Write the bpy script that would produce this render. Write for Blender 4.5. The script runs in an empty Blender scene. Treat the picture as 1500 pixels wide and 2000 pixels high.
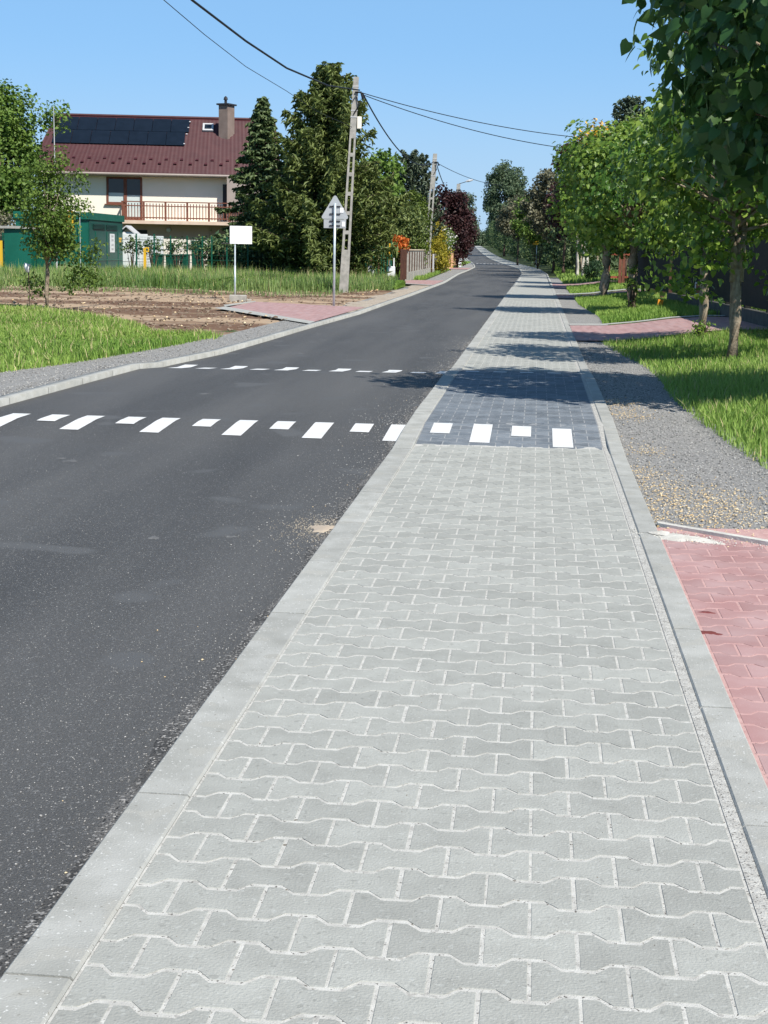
import bpy, math, random
import numpy as np
from mathutils import Vector, Matrix
random.seed(7); R = np.random.default_rng(11)
S = bpy.context.scene
COL = S.collection
# ------------------------------------------------------------------ camera
FPX = 2900.0; TH = math.atan(514.4/2900); RHO = .018; CH = 1.43
r0 = np.array([1, 0, 0.]); fw = np.array([0, math.cos(TH), -math.sin(TH)]); u0 = np.array([0, math.sin(TH), math.cos(TH)])
rr = math.cos(RHO)*r0+math.sin(RHO)*u0; uu = -math.sin(RHO)*r0+math.cos(RHO)*u0
cam = bpy.data.cameras.new('camera'); co = bpy.data.objects.new('camera', cam); COL.objects.link(co)
cam.sensor_fit = 'VERTICAL'; cam.sensor_height = 32; cam.lens = FPX/2000*32
cam.clip_start = .1; cam.clip_end = 6000
M = Matrix.Identity(4)
for i in range(3):
    M[i][0] = rr[i]; M[i][1] = uu[i]; M[i][2] = -fw[i]
M[2][3] = CH
co.matrix_world = M
S.camera = co
# ------------------------------------------------------------------ light
SAZ, SEL = 38.0, 48.0      # sun behind the camera's right shoulder
W = bpy.data.worlds.new('World'); S.world = W; W.use_nodes = True
nt = W.node_tree; nt.nodes.clear()
sky = nt.nodes.new('ShaderNodeTexSky'); sky.sky_type = 'NISHITA'; sky.sun_disc = False
sky.sun_elevation = math.radians(SEL); sky.sun_rotation = math.radians(180-SAZ)
sky.altitude = 1500; sky.air_density = 1.; sky.dust_density = .0; sky.ozone_density = 6
bg = nt.nodes.new('ShaderNodeBackground'); bg.inputs[1].default_value = .075
wo = nt.nodes.new('ShaderNodeOutputWorld')
mx = nt.nodes.new('ShaderNodeMix'); mx.data_type = 'RGBA'; mx.inputs[7].default_value = (3.1, 6.3, 10.4, 1)
tcg = nt.nodes.new('ShaderNodeTexCoord'); sxyz = nt.nodes.new('ShaderNodeSeparateXYZ'); nt.links.new(tcg.outputs['Generated'], sxyz.inputs[0])
mrr = nt.nodes.new('ShaderNodeMapRange'); mrr.interpolation_type = 'SMOOTHSTEP'; nt.links.new(sxyz.outputs[2], mrr.inputs[0])   # hazier towards the horizon, deeper overhead
for i_, k_ in enumerate((0, .8, .68, .12)): mrr.inputs[i_+1].default_value = k_
nt.links.new(mrr.outputs[0], mx.inputs[0]); nt.links.new(sky.outputs[0], mx.inputs[6]); 
m2 = nt.nodes.new('ShaderNodeMix'); m2.data_type = 'RGBA'; m2.inputs[7].default_value = (4.7, 6.6, 8.6, 1)   # pale haze low over the horizon
mr2 = nt.nodes.new('ShaderNodeMapRange'); mr2.interpolation_type = 'SMOOTHSTEP'; nt.links.new(sxyz.outputs[2], mr2.inputs[0])
for i_, k_ in enumerate((-.02, .14, .95, 0)): mr2.inputs[i_+1].default_value = k_
nt.links.new(mr2.outputs[0], m2.inputs[0]); nt.links.new(mx.outputs[2], m2.inputs[6]); nt.links.new(m2.outputs[2], bg.inputs[0]); nt.links.new(bg.outputs[0], wo.inputs[0])
sl = bpy.data.lights.new('sun', 'SUN'); sl.energy = 4.6; sl.angle = math.radians(.5); sl.color = (1, .955, .88)
so = bpy.data.objects.new('sun', sl); COL.objects.link(so)
a, e = math.radians(SAZ), math.radians(SEL)
so.rotation_euler = Vector((math.sin(a)*math.cos(e), -math.cos(a)*math.cos(e), math.sin(e))).to_track_quat('Z', 'Y').to_euler()
S.view_settings.view_transform = 'Standard'; S.view_settings.look = 'None'
S.view_settings.exposure = .45; S.view_settings.gamma = 1; S.view_settings.use_curve_mapping = False

# ------------------------------------------------------------------ materials
def mat(name, c, c2=None, scale=4., rough=.8, detail=4, bump=0., bscale=60., rnd=0., spec=.3, metal=0., transl=0., lo=.35, hi=.65, attr=False, spk=None, stretch=None):
    m = bpy.data.materials.new(name); m.use_nodes = True; n = m.node_tree; L = n.links; n.nodes.clear()
    out = n.nodes.new('ShaderNodeOutputMaterial'); b = n.nodes.new('ShaderNodeBsdfPrincipled')
    b.inputs['Roughness'].default_value = rough; b.inputs['Specular IOR Level'].default_value = spec; b.inputs['Metallic'].default_value = metal
    tc = n.nodes.new('ShaderNodeNewGeometry')
    vec = tc.outputs['Position']
    if stretch:
        mp = n.nodes.new('ShaderNodeMapping'); mp.vector_type = 'TEXTURE'; mp.inputs['Rotation'].default_value = (0, 0, stretch[1]); mp.inputs['Scale'].default_value = stretch[0]
        L.new(vec, mp.inputs[0]); svec = mp.outputs[0]
    else: svec = vec
    cur = None
    def rgb(c): q = n.nodes.new('ShaderNodeRGB'); q.outputs[0].default_value = (*c, 1); return q.outputs[0]
    def mix(f, A, B, t='MIX'):
        q = n.nodes.new('ShaderNodeMix'); q.data_type = 'RGBA'; q.blend_type = t
        if isinstance(f, (int, float)): q.inputs[0].default_value = f
        else: L.new(f, q.inputs[0])
        L.new(A, q.inputs[6]); L.new(B, q.inputs[7]); return q.outputs[2]
    def noise(sc, det, v=vec):
        q = n.nodes.new('ShaderNodeTexNoise'); q.inputs['Scale'].default_value = sc; q.inputs['Detail'].default_value = det; L.new(v, q.inputs['Vector']); return q.outputs[0]
    def mr(x, a, b, c=0, d=1):
        q = n.nodes.new('ShaderNodeMapRange'); L.new(x, q.inputs[0])
        for i, k in enumerate((a, b, c, d)): q.inputs[i+1].default_value = k
        return q.outputs[0]
    cur = rgb(c)
    if c2:
        if attr:
            at = n.nodes.new('ShaderNodeAttribute'); at.attribute_name = 'v'; cur = mix(at.outputs['Fac'], cur, rgb(c2))
        else: cur = mix(mr(noise(scale, detail, svec), lo, hi), cur, rgb(c2))
    if spk:   # (scale, threshold, colour)
        for (sc, th, cc) in spk:
            cur = mix(mr(noise(sc, 1), th, th+.04), cur, rgb(cc))
    if rnd:
        oi = n.nodes.new('ShaderNodeObjectInfo'); at = n.nodes.new('ShaderNodeAttribute'); at.attribute_name = 'v'
        ad = n.nodes.new('ShaderNodeMath'); ad.operation = 'ADD'; L.new(oi.outputs['Random'], ad.inputs[0]); L.new(at.outputs['Fac'], ad.inputs[1])
        fr = n.nodes.new('ShaderNodeMath'); fr.operation = 'FRACT'; L.new(ad.outputs[0], fr.inputs[0])
        f2 = mr(fr.outputs[0], 0, 1, 1-rnd, 1+rnd)
        q = n.nodes.new('ShaderNodeVectorMath'); q.operation = 'SCALE'; L.new(cur, q.inputs[0]); L.new(f2, q.inputs['Scale']); cur = q.outputs[0]
    L.new(cur, b.inputs['Base Color'])
    if bump:
        bp = n.nodes.new('ShaderNodeBump'); bp.inputs['Strength'].default_value = 1; bp.inputs['Distance'].default_value = bump
        L.new(noise(bscale, 3), bp.inputs['Height']); L.new(bp.outputs[0], b.inputs['Normal'])
    sh = b.outputs[0]
    if transl:
        t = n.nodes.new('ShaderNodeBsdfTranslucent'); L.new(cur, t.inputs[0]); ms = n.nodes.new('ShaderNodeMixShader'); ms.inputs[0].default_value = transl
        L.new(sh, ms.inputs[1]); L.new(t.outputs[0], ms.inputs[2]); sh = ms.outputs[0]
    L.new(sh, out.inputs[0])
    return m
WA = math.atan(.099)
K = {}
K['block'] = mat('paving_grey', (.312, .314, .286), (.368, .372, .34), 9, .85, 8, .0025, 150, rnd=.10, lo=.3, hi=.7, spk=[(60, .64, (.385, .39, .36)), (45, .66, (.285, .287, .262)), (170, .72, (.22, .22, .2)), (230, .7, (.46, .46, .44))])
K['darkblock'] = mat('paving_anthracite', (.125, .145, .165), (.18, .20, .22), 6, .8, 4, .0012, 260, rnd=.16, spk=[(240, .67, (.3, .31, .32))])
K['redblock'] = mat('paving_red', (.35, .195, .185), (.43, .285, .275), 3.2, .85, 7, .0012, 260, rnd=.08, spk=[(170, .7, (.5, .36, .34))])
K['jsand'] = mat('joint_sand', (.56, .55, .51), (.44, .43, .395), 26, .95, 5, .002, 300, spk=[(40, .62, (.38, .37, .34)), (120, .66, (.10, .09, .08)), (55, .71, (.2, .18, .15))])
K['jdark'] = mat('joint_sand_dark', (.34, .35, .35), (.22, .23, .24), 22, .95, 4, .002, 300)
K['jgrit'] = mat('edge_joint_grit', (.38, .37, .34), (.52, .51, .47), 30, .95, 4, .004, 200, spk=[(130, .62, (.12, .11, .1)), (90, .66, (.55, .52, .46))])
K['jred'] = mat('joint_sand_red', (.55, .36, .33), (.46, .27, .25), 25, .95, 4, .002, 300, spk=[(120, .68, (.12, .09, .08))])
K['kerb'] = mat('kerb_concrete', (.32, .32, .292), (.415, .415, .385), 6, .88, 8, .002, 180, rnd=.07, spk=[(8, .6, (.37, .365, .33)), (110, .68, (.56, .56, .53)), (75, .72, (.24, .23, .2))])
K['concrete'] = mat('old_concrete', (.30, .29, .26), (.42, .40, .36), 7, .9, 5, .003, 90)
K['asphalt'] = mat('asphalt', (.053, .052, .050), (.106, .103, .097), .55, .7, 7, .006, 170, spec=.4, lo=.3, hi=.7, stretch=((.45, 5, 1), -WA),
                   spk=[(150, .63, (.15, .15, .148)), (210, .66, (.03, .03, .031)), (90, .69, (.24, .235, .22)), (1.6, .66, (.10, .10, .098))])
K['gravel'] = mat('gravel_ground', (.20, .197, .188), (.34, .33, .31), 45, .95, 6, .012, 90)
K['stone'] = mat('gravel_stone', (.14, .138, .132), (.50, .485, .455), rough=.9, attr=True)
K['chip'] = mat('pale_chip', (.58, .40, .20), (.78, .64, .42), rough=.9, attr=True)
K['dirt'] = mat('dirt', (.15, .085, .05), (.40, .29, .19), .42, .95, 10, .03, 14, lo=.46, hi=.55, stretch=((2.6, .8, 1), .05), spk=[(7, .62, (.33, .27, .2))])
K['clod'] = mat('clod', (.10, .065, .042), (.33, .26, .19), rough=.95, attr=True)
K['soil'] = mat('ground_soil', (.045, .07, .018), (.08, .10, .035), 1.2, .95, 6, .02, 30)
K['sand'] = mat('sand', (.50, .42, .32), (.40, .33, .26), 8, .95, 4, .002, 120)
K['sandg'] = mat('sandy_gravel', (.34, .27, .2), (.46, .40, .32), 3, .95, 8, .01, 60, spk=[(30, .6, (.25, .22, .18)), (22, .64, (.55, .5, .42))])
K['mortar'] = mat('mortar', (.62, .60, .54), (.48, .46, .41), 14, .95, 5, .004, 90)
K['white'] = mat('road_paint', (.74, .74, .73), (.64, .64, .62), 9, .6, 4, .001, 300, spk=[(120, .68, (.4, .4, .39)), (30, .7, (.55, .55, .53))])
K['grass'] = mat('grass_blades', (.15, .29, .04), (.38, .51, .12), rough=.55, attr=True, transl=.35, spec=.25)
K['weed'] = mat('weed_blades', (.09, .19, .045), (.30, .40, .14), rough=.55, attr=True, transl=.3, spec=.25)
def leafm(n, a, b, t=.3, rough=.5, spec=.3): K[n] = mat('leaf_'+n, a, b, rough=rough, attr=True, transl=t, spec=spec)
leafm('lime', (.075, .165, .022), (.27, .38, .06), .36, .42, .4); leafm('limebig', (.05, .125, .032), (.16, .27, .075), .34, .42, .4)
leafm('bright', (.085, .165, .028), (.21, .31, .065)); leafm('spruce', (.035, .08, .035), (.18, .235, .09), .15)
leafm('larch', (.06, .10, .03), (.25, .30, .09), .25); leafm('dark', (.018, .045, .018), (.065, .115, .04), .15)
leafm('thuja', (.06, .11, .012), (.16, .22, .03), .15); leafm('purple', (.028, .010, .012), (.085, .038, .036), .2)
leafm('birch', (.08, .13, .07), (.19, .25, .14), .35); leafm('yellow', (.45, .36, .02), (.62, .52, .06), .3)
leafm('golden', (.22, .22, .02), (.48, .38, .04), .25); leafm('orange', (.62, .13, .02), (.75, .25, .06), .25)
leafm('wflower', (.7, .7, .62), (.8, .78, .7), .2); leafm('pine', (.06, .095, .06), (.17, .21, .13), .15)
leafm('young', (.065, .13, .022), (.20, .29, .055), .35); leafm('pinkish', (.085, .085, .045), (.24, .23, .14), .25)
leafm('azure', (.02, .06, .03), (.07, .13, .05), .1)
K['bark'] = mat('bark', (.22, .17, .12), (.36, .30, .22), 14, .95, 5, .01, 40)
K['bark2'] = mat('bark_dark', (.075, .055, .042), (.14, .10, .075), 9, .95, 5, .01, 30)
K['limewash'] = mat('limewash', (.62, .58, .50), (.40, .36, .30), 5, .9, 5, .004, 50)
K['galv'] = mat('galvanised', (.46, .53, .56), (.6, .66, .69), 10, .45, 3, metal=.3)
K['signback'] = mat('sign_back', (.40, .42, .43), (.45, .47, .48), 3, .5, 2, metal=.2)
K['dmetal'] = mat('dark_metal', (.03, .03, .035), rough=.5)
K['cable'] = mat('cable', (.012, .013, .016), rough=.6)
K['gteal'] = mat('green_steel', (.004, .095, .062), (.006, .12, .08), 1.5, .5, 3, spec=.4)
K['gdark'] = mat('green_door_steel', (.004, .06, .045), (.005, .075, .056), 1.5, .5, 3, spec=.4)
K['gfence'] = mat('fence_green', (.006, .085, .05), rough=.5)
K['bin'] = mat('bin_green', (.008, .07, .045), rough=.45)
K['yellow'] = mat('yellow_plastic', (.72, .42, .03), rough=.5)
K['orangey'] = mat('orange_paint', (.75, .30, .03), rough=.5)
K['cream'] = mat('cream_render', (.84, .77, .65), (.87, .80, .69), 1.2, .9, 4, .003, 60)
K['tan'] = mat('tan_render', (.42, .30, .24), (.46, .34, .27), 1.2, .9, 4, .003, 60)
K['greyrender'] = mat('grey_render', (.34, .28, .25), (.38, .32, .28), 1.2, .9, 4, .003, 60)
K['chim'] = mat('chimney_render', (.20, .15, .125), (.25, .19, .16), 2, .9, 4, .003, 60)
K['rooft'] = mat('metal_tile', (.055, .012, .015), (.07, .018, .02), 2, .5, 4, spec=.4)
K['wood'] = mat('stained_wood', (.15, .052, .032), (.21, .08, .05), 6, .6, 4)
K['dwood'] = mat('dark_wood', (.06, .028, .02), (.10, .045, .03), 6, .7, 4)
K['redwood'] = mat('red_wood', (.26, .06, .035), (.34, .09, .05), 6, .7, 4)
K['black'] = mat('near_black', (.012, .014, .014), rough=.6)
K['blackfence'] = mat('dark_fence', (.008, .010, .009), (.014, .016, .013), 3, .8, 3)
K['dplinth'] = mat('dark_plinth', (.06, .06, .055), (.09, .09, .08), 5, .9, 4)
K['pv'] = mat('solar_glass', (.005, .008, .013), (.007, .011, .018), 2, .3, 2, spec=.35)
K['glass'] = mat('window_glass', (.012, .016, .022), rough=.08, spec=.5)
K['wht'] = mat('white_plain', (.80, .80, .80), (.76, .77, .78), 2, .55, 3)
K['wboard'] = mat('white_panels', (.72, .74, .74), (.62, .66, .66), 3, .7, 3)
K['frost'] = mat('frosted_blind', (.55, .62, .60), rough=.5)
K['peach'] = mat('peach_render', (.62, .36, .20), (.68, .42, .25), 3, .85, 3)
K['lgrey'] = mat('light_grey', (.5, .5, .5), rough=.6)
K['fcol'] = mat('far_field', (.16, .2, .14), (.2, .24, .18), .05, .9)

# ------------------------------------------------------------------ terrain
def sm(t): t = max(0., min(1., t)); return t*t*(3-2*t)
def interp(pts, y): return float(np.interp(y, [p[1] for p in pts], [p[0] for p in pts]))
WL = [(-.862+.099*y, y) for y in (-6, 30, 60, 96)]+[(10.9, 124), (11.95, 149), (12.6, 170), (13.5, 199), (15.9, 258), (19.4, 336), (24, 430), (32, 560)]
def wl(y): return interp(WL, y)
def wr(y): return wl(y)+1.393+.1*sm((y-110)/80)
RL = [(-3.9, -6), (-3.62, 6), (-3.42, 12), (-3.05, 15.2), (-2.68, 18.2), (-2.25, 20.3), (-1.88, 23.3), (-1.45, 27), (-.62, 33.5), (.3, 43), (.75, 47.5), (2.57, 67.3), (4.2, 90), (5.75, 108), (7.5, 130), (8.65, 152), (9.2, 167), (9.75, 185), (12, 240), (16.3, 321), (21, 430), (29, 560)]
def rl(y): return interp(RL, y)
def hump(y): return .055*min(1., max(0., min((y-10.95)/1.0, (18.0-y)/1.0)))
def hill(y): return 2.6*sm((y-130)/290)-9*sm((y-430)/500)
def H(x, y):
    h = hill(y)
    e = wr(y)+.15
    f = sm((x-rl(y)+.9)/.8)*(1-sm((x-e-.1)/.9)); h += hump(y)*f
    h += .2*sm((x-e-.5)/2.2)*(1 if y < 160 else 1)
    h += .12*sm((rl(y)-x-3)/6)*sm((y-30)/20)
    return h
def ray(px, py): return fw+rr*(px-750)/FPX+uu*(1000-py)/FPX
def G(px, py, dz=0.):
    """ground point seen at a place of the picture (marched over the terrain)"""
    d = ray(px, py); d = d/d[1]; C = np.array([0, 0, CH]); t = 2.0
    while t < 900:
        p = C+d*t
        if p[2] <= H(p[0], p[1])+dz: break
        t += .5 if t > 60 else .05
    lo_, hi_ = t-(.5 if t > 60 else .05), t
    for _ in range(12):
        mid = (lo_+hi_)/2; p = C+d*mid
        if p[2] <= H(p[0], p[1])+dz: hi_ = mid
        else: lo_ = mid
    p = C+d*hi_; return (float(p[0]), float(p[1]))
def P(px, py, Y):
    d = ray(px, py); d = d/d[1]*Y; return (float(d[0]), Y, float(CH+d[2]))

# ------------------------------------------------------------------ object helpers
def link(o, parent=None):
    COL.objects.link(o)
    if parent: o.parent = parent
    return o
def tag(o, label=None, cat=None, group=None, kind=None):
    if label: o['label'] = label
    if cat: o['category'] = cat
    if group: o['group'] = group
    if kind: o['kind'] = kind
    return o
def empty(name, loc=(0, 0, 0), label=None, cat=None, group=None, rz=0, kind=None):
    o = bpy.data.objects.new(name, None); o.empty_display_size = .2; link(o); o.location = loc; o.rotation_euler = (0, 0, rz)
    return tag(o, label, cat, group, kind)
def inst(name, me, parent, loc=(0, 0, 0), rot=(0, 0, 0), sc=(1, 1, 1)):
    o = bpy.data.objects.new(name, me); link(o, parent); o.location = loc; o.rotation_euler = rot; o.scale = sc; return o
class MB:
    def __init__(s): s.v = []; s.f = []; s.a = []; s.cur = 0.
    def add(s, vs, fs):
        n = len(s.v); s.v += [tuple(map(float, q)) for q in vs]; s.f += [tuple(n+i for i in f) for f in fs]; s.a += [s.cur]*len(fs)
    def box(s, x0, x1, y0, y1, z0, z1, M=None, c=0.):
        if c:
            vs = []
            for z, i in ((z0, 0), (z1-c, 0), (z1, c)): vs += [(x0+i, y0+i, z), (x1-i, y0+i, z), (x1-i, y1-i, z), (x0+i, y1-i, z)]
            fs = [(3, 2, 1, 0), (8, 9, 10, 11)]
            for k in (0, 4):
                for i in range(4): fs.append((k+i, k+(i+1) % 4, k+4+(i+1) % 4, k+4+i))
        else:
            vs = [(x0, y0, z0), (x1, y0, z0), (x1, y1, z0), (x0, y1, z0), (x0, y0, z1), (x1, y0, z1), (x1, y1, z1), (x0, y1, z1)]
            fs = [(3, 2, 1, 0), (4, 5, 6, 7), (0, 1, 5, 4), (1, 2, 6, 5), (2, 3, 7, 6), (3, 0, 4, 7)]
        if M is not None: vs = [M@Vector(q) for q in vs]
        s.add(vs, fs); return s
    def prism(s, poly, z0, z1, M=None):
        n = len(poly); vs = [(x, y, z0) for x, y in poly]+[(x, y, z1) for x, y in poly]
        fs = [tuple(range(n-1, -1, -1)), tuple(range(n, 2*n))]+[(i, (i+1) % n, n+(i+1) % n, n+i) for i in range(n)]
        if M is not None: vs = [M@Vector(q) for q in vs]
        s.add(vs, fs); return s
    def tube(s, pts, rad, n=6, caps=True):
        pts = [Vector(p) for p in pts]; rad = rad if hasattr(rad, '__len__') else [rad]*len(pts); vs = []
        for i, p in enumerate(pts):
            d = (pts[min(i+1, len(pts)-1)]-pts[max(i-1, 0)]).normalized(); q = d.to_track_quat('Z', 'Y')
            for k in range(n):
                a = 2*math.pi*k/n; vs.append(p+q@Vector((math.cos(a)*rad[i], math.sin(a)*rad[i], 0)))
        fs = [(i*n+k, i*n+(k+1) % n, (i+1)*n+(k+1) % n, (i+1)*n+k) for i in range(len(pts)-1) for k in range(n)]
        if caps: fs += [tuple(range(n-1, -1, -1)), tuple((len(pts)-1)*n+k for k in range(n))]
        s.add(vs, fs); return s
    def mesh(s, name, m, smooth=False):
        me = bpy.data.meshes.new(name); me.from_pydata(s.v, [], s.f); me.materials.append(K[m] if isinstance(m, str) else m)
        at = me.attributes.new('v', 'FLOAT', 'FACE'); at.data.foreach_set('value', s.a)
        if smooth: me.polygons.foreach_set('use_smooth', [True]*len(me.polygons))
        me.update(); return me
    def build(s, name, m, parent=None, loc=(0, 0, 0), rz=0, smooth=False):
        return inst(name, s.mesh(name, m, smooth), parent, loc, (0, 0, rz))
def npmesh(name, V, F, m, att=None, smooth=False):
    """V (n,3), F (k,q) all same size"""
    me = bpy.data.meshes.new(name); V = np.ascontiguousarray(V, np.float32); F = np.ascontiguousarray(F, np.int32); k, q = F.shape
    me.vertices.add(len(V)); me.vertices.foreach_set('co', V.ravel()); me.loops.add(k*q); me.loops.foreach_set('vertex_index', F.ravel())
    me.polygons.add(k); me.polygons.foreach_set('loop_start', np.arange(0, k*q, q, dtype=np.int32)); me.polygons.foreach_set('loop_total', np.full(k, q, np.int32))
    if att is not None:
        at = me.attributes.new('v', 'FLOAT', 'FACE'); at.data.foreach_set('value', np.ascontiguousarray(att, np.float32))
    me.materials.append(K[m]); me.update(calc_edges=True)
    if smooth: me.polygons.foreach_set('use_smooth', np.ones(k, bool))
    return me
def strip(name, Lf, Rf, ys, n, dz, m, parent=None, kind='structure', ragged=0.):
    """sheet between two plan curves x=Lf(y), x=Rf(y) laid over the terrain"""
    V = []; F = []
    for j, y in enumerate(ys):
        a, b = Lf(y), Rf(y)
        if ragged: a += ragged*math.sin(y*7.1+1)*math.sin(y*2.3); b += ragged*math.sin(y*5.3)*math.sin(y*1.7+2)
        for i in range(n+1):
            x = a+(b-a)*i/n; V.append((x, y, H(x, y)+dz))
    for j in range(len(ys)-1):
        for i in range(n): q = j*(n+1)+i; F.append((q, q+1, q+n+2, q+n+1))
    me = npmesh(name, np.array(V), np.array(F), m)
    o = inst(name, me, parent)
    if kind: o['kind'] = kind
    return o
def quadsheet(name, A, B, C, D, n, m_, dz, m, parent=None, kind='structure'):
    """bilinear sheet A-B (near edge) D-C (far edge) over the terrain"""
    A, B, C, D = map(np.array, (A, B, C, D)); V = []; F = []
    for j in range(m_+1):
        for i in range(n+1):
            s, t = i/n, j/m_; p = (A*(1-s)+B*s)*(1-t)+(D*(1-s)+C*s)*t; V.append((p[0], p[1], H(p[0], p[1])+dz))
    for j in range(m_):
        for i in range(n): q = j*(n+1)+i; F.append((q, q+1, q+n+2, q+n+1))
    o = inst(name, npmesh(name, np.array(V), np.array(F), m), parent)
    if kind: o['kind'] = kind
    return o
def ysamp(a, b, st=.5): return list(np.linspace(a, b, max(2, int((b-a)/st)+1)))

# ------------------------------------------------------------------ ground sheet
xs = sorted(set(list(np.round(np.arange(-40, 40, .5), 2))+[-2500, -1200, -500, -200, -90, 60, 110, 220, 500, 1200, 2500]))
ys = [-60, -20, -6]+list(np.arange(-4, 60, .5))+list(np.arange(60, 130, 2))+list(np.arange(130, 560, 8))+[600, 700, 850, 1000, 1500, 2500, 4000]
V = np.array([(x, y, H(x, y)-.045-(.02 if rl(y)-.3 < x < wr(y)+.2 else 0)) for y in ys for x in xs]); n = len(xs)
F = np.array([(j*n+i, j*n+i+1, (j+1)*n+i+1, (j+1)*n+i) for j in range(len(ys)-1) for i in range(n-1)])
g = inst('ground', npmesh('ground', V, F, 'soil'), None); g['kind'] = 'structure'
# road
road = strip('road', lambda y: rl(y), lambda y: wl(y)-.147, ysamp(-5, 60, .25)+ysamp(61, 560, 4), 6, -.030, 'asphalt')
# ------------------------------------------------------------------ walk frame: t across from the left edge, s along
ca, sa = math.cos(WA), math.sin(WA)
def TS(t, s): return (-.862+t*ca+s*sa, -t*sa+s*ca)
BL, BP = .198, .14       # block length and row pitch
def outline(h0, h1, g=.0032):
    """bone shaped block from x=h0..h1 in units of the block"""
    L = BL; gy = .0060; w1, w2 = .0868-gy, .0532-gy
    top = [(-.5*L+g, w1), (-.335*L, w1), (-.18*L, w2), (.18*L, w2), (.335*L, w1), (.5*L-g, w1)]
    if h0 == 0: top = [(g, w2), (.18*L, w2), (.335*L, w1), (.5*L-g, w1)]
    if h1 == 0: top = [(-.5*L+g, w1), (-.335*L, w1), (-.18*L, w2), (-g, w2)]
    return top[::-1]+[(x, -y) for x, y in top]
def block_geo(o, ins=.002, dep=.05):
    n = len(o); o = np.array(o); c = o.mean(0)
    sgn = np.sign(o-c); inn = o-sgn*ins
    V = [(x, y, 0) for x, y in inn]+[(x, y, -.0022) for x, y in o]+[(x, y, -dep) for x, y in o]
    F = [tuple(range(n-1, -1, -1))]+[(i, n+i, n+(i+1) % n, (i+1) % n) for i in range(n)]+[(n+i, 2*n+i, 2*n+(i+1) % n, n+(i+1) % n) for i in range(n)]
    F = [f[::-1] for f in F]
    return V, F
SHAPES = {'full': block_geo(outline(-1, 1)), 'lh': block_geo(outline(0, 1)), 'rh': block_geo(outline(-1, 0))}
def fixn(me):
    import bmesh
    bm = bmesh.new(); bm.from_mesh(me); bmesh.ops.recalc_face_normals(bm, faces=bm.faces); bm.to_mesh(me); bm.free()
def shape_mesh(k, m):
    b = MB(); b.add(*SHAPES[k]); me = b.mesh('paving_block', m); fixn(me); return me
def pave(parent, cells, m, maxparts, z=0., partname='paving_block', stuffname='more_paving_blocks'):
    """cells: (shape, t, s); nearest visible ones become parts, the rest one joined part"""
    vis = []
    for c in cells:
        x, y = TS(c[1], c[2]); q = np.array([x, y, 0])-np.array([0, 0, CH]); k = q@fw
        px = 750+FPX*(q@rr)/max(k, .1); py = 1000-FPX*(q@uu)/max(k, .1)
        vis.append((not (k > .5 and -40 < px < 1540 and py < 2060), y, c))
    vis.sort(key=lambda q: (q[0], q[1])); mesh = {k: shape_mesh(k, m) for k in SHAPES}
    for _, y, (sh, t, s) in vis[:maxparts]:
        x, y = TS(t, s)
        inst(partname, mesh[sh], parent, (x+random.gauss(0, .0007), y+random.gauss(0, .0007), z+H(x, y)+random.uniform(-.0001, .0008)), (random.uniform(-.0025, .0025), random.uniform(-.0025, .0025), -WA+random.gauss(0, .0035)))
    b = MB()
    for _, y, (sh, t, s) in vis[maxparts:]:
        x, y = TS(t, s); b.cur = random.random(); Vs, Fs = SHAPES[sh]; dz = random.uniform(.0002, .0010)
        b.add([(x+p[0]*ca+p[1]*sa, y-p[0]*sa+p[1]*ca, z+dz+p[2]+H(x+p[0]*ca+p[1]*sa, y-p[0]*sa+p[1]*ca)) for p in Vs], Fs)
    if b.v:
        me = b.mesh(stuffname, m); fixn(me); o = inst(stuffname, me, parent); o['kind'] = 'stuff'
sw = empty('sidewalk', kind='structure')
bed = strip('joint_sand_bed', lambda y: wl(y)-.002, lambda y: wr(y)+.045, ysamp(-1.5, 60, .25), 4, -.0009, 'jsand', sw, None)
bed2 = strip('dark_joint_bed', lambda y: wl(y)-.001, lambda y: wr(y)+.005, ysamp(TS(0, 10.97)[1], TS(0, 18.2)[1], .1), 3, -.0004, 'jdark', sw, None)
strip('edge_joint', lambda y: TS(1.389, 0)[0]+.0990*(y+TS(1.389, 0)[1]*0)+.000+TS(1.389, 0)[1]*-.099, lambda y: wr(y)+.038, ysamp(-1, 60, .25), 1, .0012, 'jgrit', sw, None)
grey, dark = [], []
S_B0, S_B1 = 11.02, 18.25
for k in range(-8, 320):
    s = k*BP+.05; odd = k % 2
    dst = dark if S_B0 < s < S_B1 else grey
    if odd:
        for i in range(7): dst.append(('full', BL*(i+.5), s))
    else:
        dst.append(('lh', 0, s)); dst.append(('rh', 7*BL, s))
        for i in range(6): dst.append(('full', BL*(i+1), s))
pave(sw, grey, 'block', 300)
pave(sw, dark, 'darkblock', 0, partname='paving_block', stuffname='anthracite_paving_blocks')
strip('far_paving', lambda y: wl(y)-.002, lambda y: wr(y)+.02, ysamp(TS(0, 44.8)[1], 110, 1)+ysamp(112, 560, 4), 3, .002, 'block', sw, None)
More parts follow.
